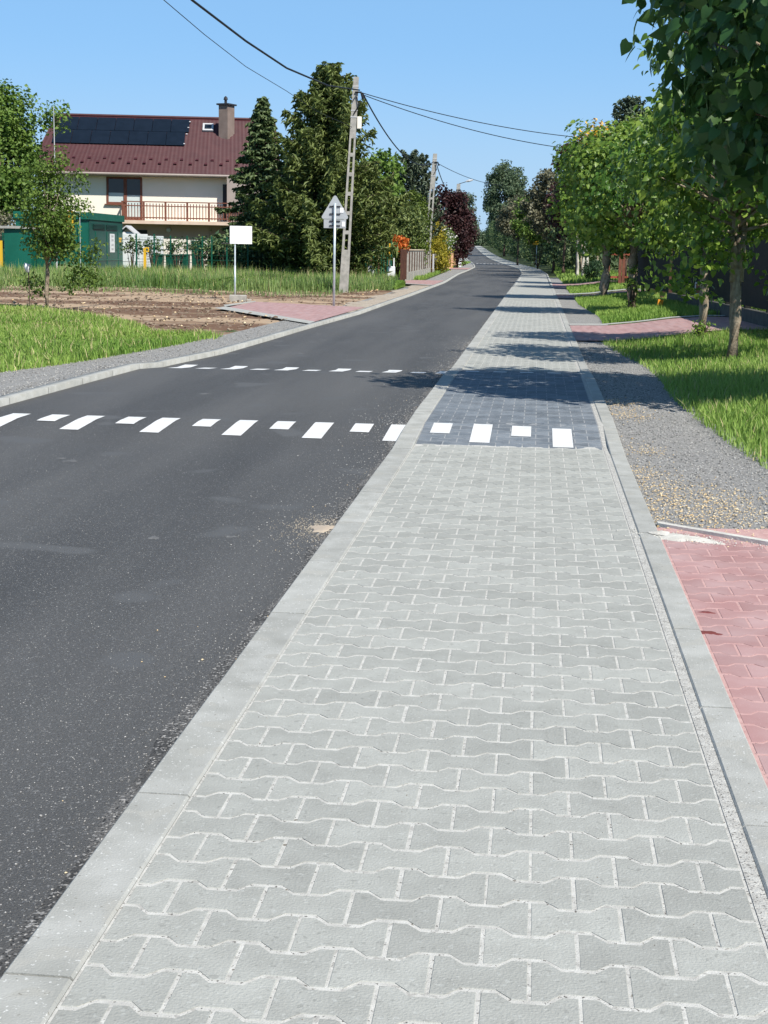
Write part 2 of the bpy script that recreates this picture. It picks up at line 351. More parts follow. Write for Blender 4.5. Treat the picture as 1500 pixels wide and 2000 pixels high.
# kerb stones
def stones(name, t0, t1, dz, smin, smax, off, m='kerb', dep=.16, grp=None):
    root = empty(name, kind='structure')
    s = smin+off
    def stn(a, b_):
        mb = MB(); nseg = 1; g = .004
        c = .006
        for (ta, tb, z) in ((t0, t1, -dep), (t0, t1, -c), (t0+c, t1-c, 0)):
            for (t, q) in ((ta, a+g), (tb, a+g), (tb, b_-g), (ta, b_-g)):
                x, y = TS(t, q); mb.v.append((x, y, z+dz+H(x, y)))
        mb.f = [(3, 2, 1, 0), (8, 9, 10, 11)]+[(k+i, k+(i+1) % 4, k+4+(i+1) % 4, k+4+i) for k in (0, 4) for i in range(4)]; mb.a = [random.random()]*len(mb.f)
        # recentre
        cx, cy = TS((t0+t1)/2, (a+b_)/2); mb.v = [(x-cx, y-cy, z) for x, y, z in mb.v]
        mb.build('kerb_stone', m, root, (cx, cy, random.gauss(0, .001)), 0)
    while s < smax: stn(s, s+1); s += 1
    return root
lk = stones('roadside_kerb', -.147, -.003, .006, -3, 60, .73)
rk = stones('path_edging', 1.425, 1.532, .008, -3, 60, .73)
def sweep(name, f0, f1, y0, y1, z, parent, m='kerb', dep=.15, st=1.):
    V = []; F = []; yy = ysamp(y0, y1, st)
    for y in yy:
        a, b = f0(y), f1(y)
        for x, dz in ((a, -dep), (a, z), (b, z), (b, -dep)): V.append((x, y, H(x, y)+dz))
    for j in range(len(yy)-1):
        for i in range(3): q = 4*j+i; F.append((q, q+1, q+5, q+4))
    return inst(name, npmesh(name, np.array(V), np.array(F), m), parent)
y6 = TS(0, 60.73)[1]
sweep('far_kerb', lambda y: wl(y)-.147, lambda y: wl(y)-.003, y6, 560, .006, lk, st=3)
sweep('far_kerb', lambda y: wr(y)+.035, lambda y: wr(y)+.14, y6, 560, .020, rk, st=3)
# left kerb: follows its own curve, stones of 1 m
lkr = empty('left_kerb', kind='structure')
y = 8.0
while y < 60:
    L = 1.0 if y < 40 else 2.0
    sweep('kerb_stone', lambda q: rl(q)-.13, lambda q: rl(q)+.0, y+.004, y+L-.004, .028, lkr, st=.25, dep=.12); y += L
sweep('far_kerb', lambda q: rl(q)-.13, lambda q: rl(q), 60, 560, .03, lkr, st=3)
sweep('near_kerb', lambda q: rl(q)-.13, lambda q: rl(q), -5, 8, .028, lkr, st=1)
# painted marks (flat paint): alternating long and short bars on both ramps of the raised crossing
def mark(t, s0, s1, w, dz, parent):
    V = []; F = []; ns = max(2, int(abs(s1-s0)/.08))
    for j in range(ns+1):
        for i in range(2):
            x, y = TS(t+(i-.5)*w, s0+(s1-s0)*j/ns); V.append((x, y, H(x, y)+dz))
    for j in range(ns): F.append((2*j, 2*j+1, 2*j+3, 2*j+2))
    inst('painted_bar', npmesh('painted_bar', np.array(V), np.array(F), 'white'), parent)
def ts_of(px, py, dz=0):
    x, y = G(px, py, dz); x += .862; return (x*ca-y*sa, x*sa+y*ca)
tops = [(45, 808, 1), (122, 810, 0), (190, 812, 1), (269, 815, 0), (338, 816, 1), (415, 819, 0), (488, 821, 1), (562, 823, 0), (636, 825, 1), (713, 828, 0), (784, 829, 1)]
for i, (px, py, lg) in enumerate(tops):
    t, s = ts_of(px, py, -.03); mark(t, 12.0, 11.26 if lg else 11.60, .152, -.026, road)
    mark(t, 17.25, 18.15 if not i % 2 else 17.75, .165, -.026, road)
for px, py, lg in [(866, 827, 0), (944, 829, 1), (1019, 833, 0), (1097, 838, 1)]:
    t, s = ts_of(px, py); mark(t, s, s-(.82 if lg else .46), .152, .0035, sw)
    mark(t, 17.25, 17.55, .155, .0035, sw)

# gravel shoulders, driveways, dirt
GE = [(TS(1.53, s)[0]+w, TS(1.53, s)[1]) for s, w in ((-2, 1.4), (5, 1.3), (7.6, 1.0), (8.2, 1.05), (9.5, .95), (11, .85), (13, .75), (15, .7), (17, .75), (19, .75), (21, .6), (24, .4), (27, .45), (31, .7), (34, .75), (42, .5), (60, .5), (130, .5), (560, .5))]
GE = [(x, y) for x, y in GE]
def ge(y): return interp(GE, y)
strip('gravel_shoulder', lambda y: wr(y)+.139, lambda y: ge(y)+.12, ysamp(-3, 60, .25)+ysamp(61, 84, 3), 5, -.008, 'gravel')
LE = [(-5.2, -5), (-5.1, 8), (-5.0, 12), (-4.72, 15), (-3.7, 18.3), (-3.05, 21.5), (-2.55, 24.5), (-2.2, 27.5), (-1.5, 33), (-.6, 42), (.0, 48), (1.6, 67), (4, 100), (6, 130), (8, 170), (20, 430), (28, 560)]
def le(y): return interp(LE, y)
strip('left_gravel_shoulder', lambda y: le(y)-.1, lambda y: rl(y)-.125, ysamp(-5, 60, .3)+ysamp(61, 300, 3), 4, -.004, 'gravel')
# red block driveway nearest the camera
dr = empty('near_red_driveway', kind='structure')
dA = ts_of(1270, 1022); dB = ts_of(1500, 1064)
def dlim(t): return dA[1]+(dB[1]-dA[1])*(t-dA[0])/(dB[0]-dA[0])-.03
strip('joint_sand_bed', lambda y: wr(y)+.14, lambda y: wr(y)+3.3, ysamp(-1, TS(1.6, dlim(1.6))[1]-.0, .25), 6, -.0009, 'jred', dr, None)
cells = []
for k in range(0, 62):
    s = k*BP+.02
    for i in range(14):
        t = 1.540+BL*(i+(0 if k % 2 else .5))
        if s < dlim(t)-.06: cells.append(('lh' if k % 2 and i == 0 else 'full', t, s))
pave(dr, cells, 'redblock', 300)
# white concrete edging along the far side of that driveway and mortar spilt on its corner
rot = math.atan2(dlim(2)-dlim(1), 1)
ed = empty('driveway_edging', kind='structure')
for i in range(4):
    t0, t1 = 1.545+i*.8, 1.545+(i+1)*.8-.006; mb = MB()
    for z in (-.1, .014):
        for t, o in ((t0, 0), (t1, 0), (t1, .06), (t0, .06)):
            x, y = TS(t, dlim(t)+o); mb.v.append((x, y, z+H(x, y)))
    mb.f = [(3, 2, 1, 0), (4, 5, 6, 7), (0, 1, 5, 4), (1, 2, 6, 5), (2, 3, 7, 6), (3, 0, 4, 7)]; mb.a = [0]*6
    mb.build('kerb_stone', 'mortar', ed)
def blob(name, cx, cy, rx, ry, rz, hh, m, seed=0, kind='stuff', dz=0.):
    mb = MB(); n = 26; rg = random.Random(seed); ph = [rg.uniform(0, 6.3) for _ in range(4)]; vs = [(cx, cy, H(cx, cy)+dz+hh)]; fs = []
    rings = (.35, .7, 1.)
    for j, q in enumerate(rings):
        for i in range(n):
            a = 2*math.pi*i/n; w = q*(1+.22*math.sin(3*a+ph[0])+.14*math.sin(5*a+ph[1])+.1*math.sin(9*a+ph[2]))
            x, y = w*rx*math.cos(a), w*ry*math.sin(a); x, y = cx+x*math.cos(rz)-y*math.sin(rz), cy+x*math.sin(rz)+y*math.cos(rz)
            vs.append((x, y, H(x, y)+dz+hh*(1-q*q)*rg.uniform(.6, 1.2)+(-.002 if j == 2 else 0)))
    for i in range(n): fs.append((0, 1+i, 1+(i+1) % n))
    for j in range(2):
        for i in range(n): fs.append((1+j*n+i, 1+(j+1)*n+i, 1+(j+1)*n+(i+1) % n, 1+j*n+(i+1) % n))
    mb.add(vs, fs); o = mb.build(name, m, smooth=True)
    if kind: o['kind'] = kind
    return o
x, y = G(1335, 1052); blob('mortar_spill', x, y, .19, .085, -.55, .016, 'mortar', 3, dz=.0)
x, y = G(1290, 1045); blob('mortar_spill', x, y, .05, .06, -.4, .008, 'mortar', 5, dz=.012)
x, y = G(632, 1032, -.03); blob('sand_spill', x, y, .07, .12, -.2, .008, 'sand', 2, dz=-.030)
xs_, ys_ = G(632, 1032, -.03); q = R.normal(size=(1500, 2))*[.10, .19]; k = (xs_+q[:, 0]) < wl(ys_)-.16; SPILL = (xs_+q[k, 0], ys_+q[k, 1])

for (px, py, rx_, ry_) in ((1380, 1196, .035, .018), (1384, 1236, .05, .03)):
    x, y = G(px, py); blob('damp_patch', x, y, rx_, ry_, -.3, .0012, K.setdefault('damp', mat('damp_red', (.20, .055, .05), rough=.35)) and 'damp', 9, dz=.001)
# driveways farther on (right side and left side)
def drive(name, A, B, C, D, m='redblock', nn=10):
    return quadsheet(name, A, B, C, D, nn, nn, .012, m)
def pw(y, off): return (wr(y)+off, y)
K['redfar'] = mat('paving_red_far', (.33, .20, .19), (.41, .28, .27), 3, .85, 6, .002, 100, spk=[(9, .56, (.45, .27, .25))], stretch=((.3, 3, 1), -WA))
quadsheet('second_driveway', pw(24.3, .14), (9.5, 25.6), (10.5, 30.6), pw(29.3, .14), 10, 10, .012, 'redfar')
quadsheet('second_driveway_edging', pw(29.25, .14), (10.5, 30.55), (10.5, 30.9), pw(29.7, .14), 10, 2, .03, 'kerb')
quadsheet('third_driveway', pw(46.5, .14), (11.5, 47.5), (11.5, 50.6), pw(50.5, .14), 10, 6, .012, 'redfar')
quadsheet('third_driveway_edging', pw(50, .14), (11.5, 50.6), (11.5, 51.6), pw(51.2, .14), 10, 2, .035, 'kerb')
quadsheet('fourth_driveway', pw(60, .14), (12.5, 61), (12.5, 67), pw(67, .14), 10, 6, .012, 'redfar')
quadsheet('left_driveway', G(440, 602), G(612, 630), G(712, 601), G(500, 590), 12, 12, .012, 'redfar')
quadsheet('left_driveway_edging', G(418, 603), G(604, 634), G(615, 630), G(440, 600), 12, 2, .02, 'kerb')
quadsheet('left_driveway_edging', G(440, 600), G(498, 591), G(500, 589), G(436, 597), 6, 2, .02, 'kerb')
quadsheet('second_left_driveway', (rl(61)-.15, 61), (-.6+.1, 63.4), (1.2, 70), (rl(70)-.15, 70), 8, 8, .016, 'redfar')
quadsheet('second_left_driveway_edging', (rl(59.8)-.15, 59.8), (.0, 62.2), (.15, 63.2), (rl(60.6)-.15, 60.6), 6, 2, .03, 'kerb')
quadsheet('third_left_driveway', (rl(112)-.15, 112), (4.3, 112), (5.2, 122), (rl(122)-.15, 122), 8, 8, .016, 'redfar')
# dirt
def dirt_h(x, y): return 0
V = []; F = []; nx, ny = 110, 90
for j in range(ny+1):
    y = 22+(53-22)*(j/ny)
    for i in range(nx+1):
        x1 = le(y)-.02 if y < 47 else le(y)-.02
        x0 = -24; x = x0+(x1-x0)*(i/nx)
        V.append((x, y, H(x, y)-.028+.014*math.sin(x*2.1+y)*math.sin(y*1.3-x*.7)+R.uniform(-.012, .014)))
for j in range(ny):
    for i in range(nx): q = j*(nx+1)+i; F.append((q, q+1, q+nx+2, q+nx+1))
inst('bare_dirt', npmesh('bare_dirt', np.array(V), np.array(F), 'dirt', smooth=True), None)['kind'] = 'structure'
strip('sandy_verge', lambda y: rl(y)-.85-.15*math.sin(y), lambda y: rl(y)-.125, ysamp(33.5, 60, .4), 4, .006, 'sandg', ragged=.15)

# ------------------------------------------------------------------ scatter
def inpoly(px, py, poly):
    c = np.zeros(len(px), bool); n = len(poly)
    for i in range(n):
        x1, y1 = poly[i]; x2, y2 = poly[(i+1) % n]
        if y1 == y2: continue
        k = ((y1 > py) != (y2 > py)) & (px < (x2-x1)*(py-y1)/(y2-y1)+x1); c ^= k
    return c
def Hn(x, y): return np.array([H(a, b) for a, b in zip(x, y)])
def scat(poly, n, dens=None):
    p = np.array(poly); x = R.uniform(p[:, 0].min(), p[:, 0].max(), n); y = R.uniform(p[:, 1].min(), p[:, 1].max(), n)
    k = inpoly(x, y, poly)
    if dens is not None: k &= R.random(n) < dens(x, y)
    return x[k], y[k]
def blades(name, x, y, h0, h1, w, m='grass', lean=.5, dz=-.02, seg=2):
    n = len(x); z = Hn(x, y)+dz; h = R.uniform(h0, h1, n)*(1+.35*np.sin(x*1.9+np.sin(y*1.3))*np.sin(y*.9)); az = R.uniform(0, 6.283, n); ln = R.uniform(.1, lean, n)*h; ww = R.uniform(.6, 1.2, n)*w
    sx, sy = -np.sin(az)*ww/2, np.cos(az)*ww/2; dx, dy = np.cos(az)*ln, np.sin(az)*ln
    B = np.stack([x, y, z], 1)
    v0 = B+np.stack([sx, sy, 0*x], 1); v1 = B-np.stack([sx, sy, 0*x], 1)
    m1 = B+np.stack([dx*.35, dy*.35, h*.6], 1)
    v2 = m1-np.stack([sx, sy, 0*x], 1)*.8; v3 = m1+np.stack([sx, sy, 0*x], 1)*.8
    tp = B+np.stack([dx, dy, h], 1)
    V = np.concatenate([v0, v1, v2, v3, tp], 0); i = np.arange(n)
    T = np.concatenate([np.stack([i, i+n, i+2*n], 1), np.stack([i, i+2*n, i+3*n], 1), np.stack([i+3*n, i+2*n, i+4*n], 1)], 0)
    a = np.tile(np.clip(R.random(n)*.75+.3*np.sin(x*.8+1)*np.cos(y*.6)+.12, 0, 1), 3)
    o = inst(name, npmesh(name, V, T, m, a), None); return tag(o, kind='stuff')
def stones_sc(name, x, y, s0, s1, m, dz=0., parent=None):
    n = len(x); z = Hn(x, y)+dz; s = R.uniform(s0, s1, n)*R.uniform(.6, 1, n)
    base = np.array([(1, 0, 0), (0, 1, 0), (-1, 0, 0), (0, -1, 0), (0, 0, .7), (0, 0, -.7)], float)
    rot = R.uniform(0, 6.283, n); Vv = base[None]*s[:, None, None]*R.uniform(.55, 1.25, (n, 6, 1)); c, q = np.cos(rot)[:, None], np.sin(rot)[:, None]
    X = Vv[..., 0]*c-Vv[..., 1]*q*.8; Y = Vv[..., 0]*q+Vv[..., 1]*c*.8; Z = Vv[..., 2]*.7+X*.2
    Vv = np.stack([X+x[:, None], Y+y[:, None], Z+z[:, None]+s[:, None]*.3], 2).reshape(-1, 3)
    f = np.array([(0, 1, 4), (1, 2, 4), (2, 3, 4), (3, 0, 4), (1, 0, 5), (2, 1, 5), (3, 2, 5), (0, 3, 5)]); F = (f[None]+6*np.arange(n)[:, None, None]).reshape(-1, 3)
    o = inst(name, npmesh(name, Vv, F, m, np.repeat(R.random(n), 8)), parent); return tag(o, kind='stuff')
K['straw'] = mat('straw', (.38, .32, .16), (.52, .45, .24), rough=.8, attr=True)
x0_, y0_ = G(1335, 1052); q = R.normal(size=(500, 2))*[.13, .06]; stones_sc('mortar_crumbs', x0_+q[:, 0], y0_+q[:, 1]-q[:, 0]*.5, .002, .009, 'mortarc' if 'mortarc' in K else K.setdefault('mortarc', mat('mortar_crumb', (.5, .48, .42), (.72, .7, .64), attr=True)) and 'mortarc', .004)
# pale smudges on the asphalt
K['smudge'] = mat('asphalt_smudge', (.15, .15, .147), (.10, .10, .10), 25, .8, 5, .003, 200)
for i, (px, py, a_, b_) in enumerate(((138, 900, .05, .05), (398, 769, .05, .06), (450, 1048, .03, .03), (270, 815, .05, .05), (620, 652, .05, .1), (612, 668, .06, .1), (640, 640, .06, .1), (585, 690, .08, .06), (632, 664, .05, .09), (120, 895, .03, .03), (300, 1050, .03, .04), (560, 1060, .015, .02), (700, 600, .07, .15), (755, 575, .06, .15))):
    bx, by = G(px, py, -.03); blob('dust_smudge', bx, by, a_, b_, 0, .0008, 'smudge', 30+i, dz=-.0285)
# markings of the farther raised crossing
for i in range(13):
    yy = 158 if i % 2 else 157.6; x0_ = rl(158)+.35+i*.37
    V = [(x0_+a_, q_, H(x0_, q_)-(.024 if x0_ < wl(158)-.15 else -.006)) for q_ in (yy-.5, yy+(.6 if i % 2 else 1.4)) for a_ in (0, .22)]
    inst('painted_bar', npmesh('painted_bar', np.array(V), np.array([(0, 1, 3, 2)]), 'white'), road)
stones_sc('sand_grains', SPILL[0], SPILL[1], .002, .006, 'sandc' if 'sandc' in K else K.setdefault('sandc', mat('sand_grain', (.42, .35, .26), (.62, .54, .42), attr=True)) and 'sandc', -.030)
# gravel right shoulder
poly = [(wr(y)+.15, y) for y in ysamp(7.2, 24, .5)]+[(ge(y)+.1, y) for y in ysamp(7.2, 24, .5)[::-1]]
x, y = scat(poly, 60000, lambda x, y: np.clip(9./y, .2, 1)); stones_sc('gravel', x, y, .004, .014, 'stone', -.008)
def chipd(x, y):
    d = np.zeros(len(x))
    for (px, py, r, k) in ((1390, 985, .36, .85), (1300, 960, .22, .6), (1345, 1010, .3, .6), (1255, 880, .16, .6), (1225, 810, .18, .8), (1215, 790, .2, .8), (1262, 925, .2, .6)):
        a, b = G(px, py); d += k*np.exp(-((x-a)**2/(r*r)+(y-b)**2/(r*r*4))*1.2)
    return np.clip(d, 0, 1)*.9
x, y = scat(poly, 60000, chipd); stones_sc('pale_chips', x, y, .005, .0125, 'chip', -.002)
poly = [(le(y)-.05, y) for y in ysamp(12, 34, .6)]+[(rl(y)-.14, y) for y in ysamp(12, 34, .6)[::-1]]
x, y = scat(poly, 45000, lambda x, y: np.clip(14./y, .2, 1)); stones_sc('left_gravel', x, y, .006, .018, 'stone', -.004)
# grit lying on the asphalt along the kerb
def gritd(x, y):
    e = np.array([wl(b)-.15 for b in y])-x; return np.exp(-e/.13)*(.5+.65*(np.sin(y*1.7)*.5+.5))
poly = [(wl(y)-1.2, y) for y in (1.5, 24)]+[(wl(y)-.15, y) for y in (24, 1.5)]
x, y = scat(poly, 130000, gritd); stones_sc('loose_grit', x, y, .0022, .0065, 'stone', -.030)
x, y = scat(poly, 2500, gritd); stones_sc('pale_grit', x, y, .003, .009, 'chip', -.030)
poly = [(-3.3, 1.5), (.3, 1.5), (1, 12), (-3.3, 12)]
x, y = scat(poly, 80000, lambda x, y: (x < np.array([wl(b)-.16 for b in y]))*np.clip(3.2/y, .1, 1)**1.6); stones_sc('fine_grit', x, y, .0015, .0042, 'stone', -.0305)
K['dusty'] = mat('dusty_asphalt', (.06, .059, .057), (.125, .122, .117), 2.2, .85, 9, .008, 150, lo=.42, hi=.62, spk=[(110, .58, (.03, .03, .03)), (75, .6, (.26, .255, .245)), (60, .66, (.4, .39, .37))])
strip('kerbside_dust', lambda y: wl(y)-.19-.03*(math.sin(y*1.7)*.5+.5)-.015*math.sin(y*9.1), lambda y: wl(y)-.148, ysamp(1, 34, .07), 2, -.0288, 'dusty', ragged=.012)
poly = [(wl(y)-1.0, y) for y in (7, 26)]+[(wl(y)-.15, y) for y in (26, 7)]
x, y = scat(poly, 60000, lambda x, y: np.exp(-(np.array([wl(b)-.15 for b in y])-x)/.16)*(.2+.8*(np.sin(y*1.1+1)*.5+.5))); stones_sc('coarse_grit', x, y, .004, .010, 'stone', -.030)
# crumbs in the joints
poly = [TS(0, 2), TS(1.38, 2), TS(1.38, 11), TS(0, 11)]
x, y = scat(poly, 500); stones_sc('crumbs', x, y, .0012, .003, 'clod', .0)
poly = [TS(1.388, 2), TS(1.425, 2), TS(1.425, 16), TS(1.388, 16)]
x, y = scat(poly, 16000); stones_sc('joint_grit', x, y, .0015, .0045, 'stone', -.004)
x, y = scat(poly, 1500); stones_sc('joint_crumbs', x, y, .002, .005, 'clod', -.001)
poly = [TS(-.004, 2), TS(.006, 2), TS(.006, 16), TS(-.004, 16)]
x, y = scat(poly, 14000); stones_sc('kerb_joint_grit', x, y, .0012, .003, 'stone', -.002)
# clods on the dirt
poly = [(-20, 27), (-2.4, 25), (-.6, 43), (-.2, 52), (-20, 52)]
DRV = [G(415, 602), G(608, 632), G(720, 601), G(500, 587)]
x, y = scat(poly, 4500); k = (x < np.array([le(b)-.1 for b in y])) & ~inpoly(x, y, DRV); stones_sc('dirt_clods', x[k], y[k], .015, .07, 'clod', .01)
x, y = scat(poly, 500); k = (x < np.array([le(b)-.1 for b in y])) & ~inpoly(x, y, DRV); stones_sc('dirt_stones', x[k], y[k], .02, .06, 'chip', .02)
# grass areas
x, y = scat([(ge(b), b) for b in ysamp(7.0, 24.2, .4)]+[(9.0, 25.4), (7.5, 7.0)], 150000, lambda x, y: np.clip(12./y, .3, 1)*np.clip((7.6-x)*2, 0, 1)+.0); o = blades('right_lawn', x, y, .05, .115, .009, lean=.9)
x, y = scat([(ge(b)-.0, b) for b in ysamp(30.2, 46.4, .4)]+[(10.5, 47.4), (10.5, 31.2)], 80000); blades('second_lawn', x, y, .07, .15, .017, lean=.8)
x, y = scat([(ge(b)-.0, b) for b in ysamp(51.4, 60, 1)]+[(11.5, 61), (11.5, 51.6)], 25000); blades('third_lawn', x, y, .08, .17, .03)
x, y = scat([(ge(b)-.0, b) for b in ysamp(67, 140, 3)]+[(17, 140), (12.5, 67)], 26000); blades('far_verge', x, y, .08, .2, .05)
LG = [G(-60, 592), G(60, 600), G(130, 612), G(240, 628), G(300, 650), G(420, 654), G(416, 664)]+[(le(b), b) for b in ysamp(12, 24, .6)[::-1]]+[(-8, 12)]
x, y = scat(LG, 230000, lambda x, y: np.clip(17./y, .35, 1)); blades('left_lawn', x, y, .05, .13, .014, lean=.8)
WD = [(-19, 45.5), (-8, 46.8), (-4.6, 47.5), (-1.2, 50.5), (.05, 53.5), (.4, 60), (.3, 62.6), (-5, 62.3), (-19, 60)]
x, y = scat(WD, 130000); blades('tall_weeds', x, y, .14, .44, .022, 'weed', lean=.55)
x, y = scat(WD, 6000); blades('dry_stalks', x, y, .3, .62, .012, 'straw', lean=.5)
x, y = scat([(ge(b), b) for b in ysamp(7.0, 24.2, .4)]+[(9.0, 25.4), (7.5, 7.0)], 5000); blades('dry_blades', x, y, .05, .13, .007, 'straw', lean=1.2)
x, y = scat(LG, 6000); blades('dry_blades', x, y, .08, .2, .010, 'straw', lean=1.2)
x, y = scat(WD, 9000); blades('seeding_grass', x, y, .35, .62, .014, 'grass', lean=.35)
x, y = scat([(-14, 41), (-2, 44), (0, 54), (-1.5, 50.5), (-8, 47), (-14, 45)], 6000); blades('sparse_weeds', x, y, .05, .2, .02, 'weed')
for a, b in ((54, 59.5), (70.5, 111), (122.5, 165)):
    poly = [(.45+.083*(q-66)+.35 if q > 66 else .3, q) for q in ysamp(a, b, 2)]+[(le(q)-.3, q) for q in ysamp(a, b, 2)[::-1]]
    x, y = scat(poly, 26000); blades('left_verge_grass', x, y, .08, .22, .03)
x, y = scat([(-30, 66), (0, 70), (6, 150), (-30, 150)], 16000); blades('garden_grass', x, y, .2, .4, .08)

# ================================================================== PLANTS
def leafcloud(name, Pn, Nn, size, m, ratio=.7, att=None, parent=None, loc=(0, 0, 0), fold=.25, kind=None, drop=0.):
    """one folded 4-vertex leaf at every point: positions Pn, facing Nn"""
    n = len(Pn); Nn = Nn/np.linalg.norm(Nn, axis=1)[:, None]
    t = R.normal(size=(n, 3)); t[:, 2] -= drop; t -= (t*Nn).sum(1)[:, None]*Nn; t /= np.linalg.norm(t, axis=1)[:, None]; b = np.cross(Nn, t)
    s = (size*R.uniform(.65, 1.2, n))[:, None]
    a_ = Pn-t*s*.5; c_ = Pn+t*s*.5; l_ = Pn+b*s*ratio*.5+Nn*s*fold-t*s*.08; r_ = Pn-b*s*ratio*.5+Nn*s*fold-t*s*.08
    V = np.concatenate([a_, l_, c_, r_]); i = np.arange(n)
    F = np.concatenate([np.stack([i, i+2*n, i+n], 1), np.stack([i, i+3*n, i+2*n], 1)])
    att = R.random(n) if att is None else att
    me = npmesh(name, V, F, m, np.tile(np.clip(att, 0, 1), 2)); o = inst(name, me, parent, loc)
    if kind: o['kind'] = kind
    return o
def bigleaf_geo(seed):
    rg = random.Random(seed); c = [(0, 0), (.30, -.12), (.47, .12), (.42, .42), (.2, .75), (0, 1.02)]
    V = []; droop = rg.uniform(.1, .35); cup = rg.uniform(.05, .22)
    for x, y in c: V.append((0 if x == 0 else x, y, -droop*y*y+abs(x)*cup))
    V += [(0, .35, -droop*.12)]
    V += [(-x, y, z+rg.uniform(-.04, .04)) for x, y, z in V[1:5]]
    F = [(0, 1, 2, 6), (6, 2, 3), (6, 3, 4, 5), (0, 6, 8, 7), (6, 9, 8), (6, 5, 10, 9)]
    return V, F
BIG = [bigleaf_geo(i) for i in range(5)]
def clusters(n, cx, cz, rx, rz, shell=.55, flat=0.):
    u = R.normal(size=(n, 3)); u /= np.linalg.norm(u, axis=1)[:, None]; r = R.uniform(shell, 1, n)**.8
    p = u*r[:, None]; return np.stack([p[:, 0]*rx+cx[0], p[:, 1]*rx+cx[1], p[:, 2]*rz+cz], 1)
def trunk(parent, h, r, lean=(0, 0), m='bark', fork=None, name='trunk', wob=.03):
    mb = MB(); n = 7; pts = [(lean[0]*k/n+random.uniform(-wob, wob)*(k > 0), lean[1]*k/n+random.uniform(-wob, wob)*(k > 0), -.1+(h+.1)*k/n) for k in range(n+1)]
    mb.tube(pts, [r*(1.25 if k == 0 else 1.05-.45*k/n) for k in range(n+1)], 9); mb.build(name, m, parent, smooth=True); return pts[-1]
def limbs(parent, starts, ends, r, m='bark'):
    mb = MB()
    for a, b in zip(starts, ends):
        a, b = Vector(a), Vector(b); mid = a.lerp(b, .5)+Vector((random.uniform(-.06, .06), random.uniform(-.06, .06), (b-a).length*.06)); mb.tube([a, mid, b], [r, r*.6, r*.2], 5)
    mb.build('branches', m, parent, smooth=True)
def broadleaf(name, loc, label, cat, group, h, crown_c, rx, rz, ncl, nlv, size, m, tr=.09, bark='bark', cs=.28, shell=.5, lean=(0, 0), seed=0, ratio=.75, up=.5, extra=None, drop=.3, bare=None, fold=.2):
    random.seed(seed+50)
    root = empty(name, loc, label, cat, group)
    if tr: top = trunk(root, crown_c[1]*1.0 if bare is None else bare, tr, lean, bark)
    C_ = clusters(ncl, crown_c[0], crown_c[1], rx, rz, shell)
    if extra is not None: C_ = np.concatenate([C_, np.array(extra, float)])
    if tr:
        z0 = max(.3, (crown_c[1]-rz)*.9); sel = C_[:min(len(C_), 34)]
        limbs(root, [(lean[0]*.6, lean[1]*.6, min(top[2]*.98, z0+(q[2]-z0)*.35*random.uniform(.6, 1))) for q in sel], [tuple(q) for q in sel], tr*.32, bark)
    k = R.integers(0, len(C_), nlv); d = np.clip(R.normal(size=(nlv, 3)), -1.7, 1.7)*cs*np.array([1, 1, .8]); Pn = C_[k]+d
    cc = np.array([crown_c[0][0], crown_c[0][1], crown_c[1]]); out = (Pn-cc)/np.array([rx, rx, rz])
    Nn = out*.6+R.normal(size=(nlv, 3))*.75+np.array([0, 0, up]); cv = R.random(len(C_))
    att = np.clip(R.random(nlv)*.6+cv[k]*.4, 0, 1)
    leafcloud('leaves', Pn, Nn, size, m, ratio, att, root, kind='stuff', drop=drop, fold=fold)
    return root
def conifer(name, loc, label, cat, group, h, rad, nb, m, tr=.12, z0=.4, droop=.35, spray=.16, per=30, pw_=1.0, up=0., seed=0, hang=0.05, ratio=.35, gap=0., thin=.28):
    random.seed(seed+90); root = empty(name, loc, label, cat, group)
    trunk(root, h*.97, tr, m='bark2', wob=.02)
    Pn, Nn, A = [], [], []; mb = MB()
    for b in range(nb):
        f = b/nb; z = z0+(h-z0)*f**.95; L = rad*(1-f)**pw_*random.uniform(.75, 1.12)+.12
        if gap and random.random() < .16: L *= 1.28
        if gap and random.random() < gap: L *= .45
        az = b*2.399+random.uniform(-.3, .3); dr = droop*random.uniform(.6, 1.3)
        def q(t): return (math.cos(az)*L*t, math.sin(az)*L*t, z+L*(up*t-dr*t*t+.18*t*t*t))
        if b % 2 == 0 or L > 1: mb.tube([q(0), q(.5), q(.95)], [.022+.01*L, .014, .005], 4)
        n = int(per*(L+.25)); t = R.uniform(.12, 1.04, n)**.8; wv = (1-t)*thin*L+.07
        c, s_ = math.cos(az), math.sin(az); off = R.normal(size=n)*wv
        x = c*L*t-s_*off; y = s_*L*t+c*off; zz = z+L*(up*t-dr*t*t+.18*t**3)-np.abs(R.normal(size=n))*hang-np.abs(off)*.18
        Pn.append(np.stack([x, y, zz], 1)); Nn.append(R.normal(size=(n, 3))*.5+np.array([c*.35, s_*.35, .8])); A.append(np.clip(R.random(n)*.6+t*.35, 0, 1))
    mb.build('branches', 'bark2', root)
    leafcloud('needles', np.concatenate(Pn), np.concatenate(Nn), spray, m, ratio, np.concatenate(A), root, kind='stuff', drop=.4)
    return root
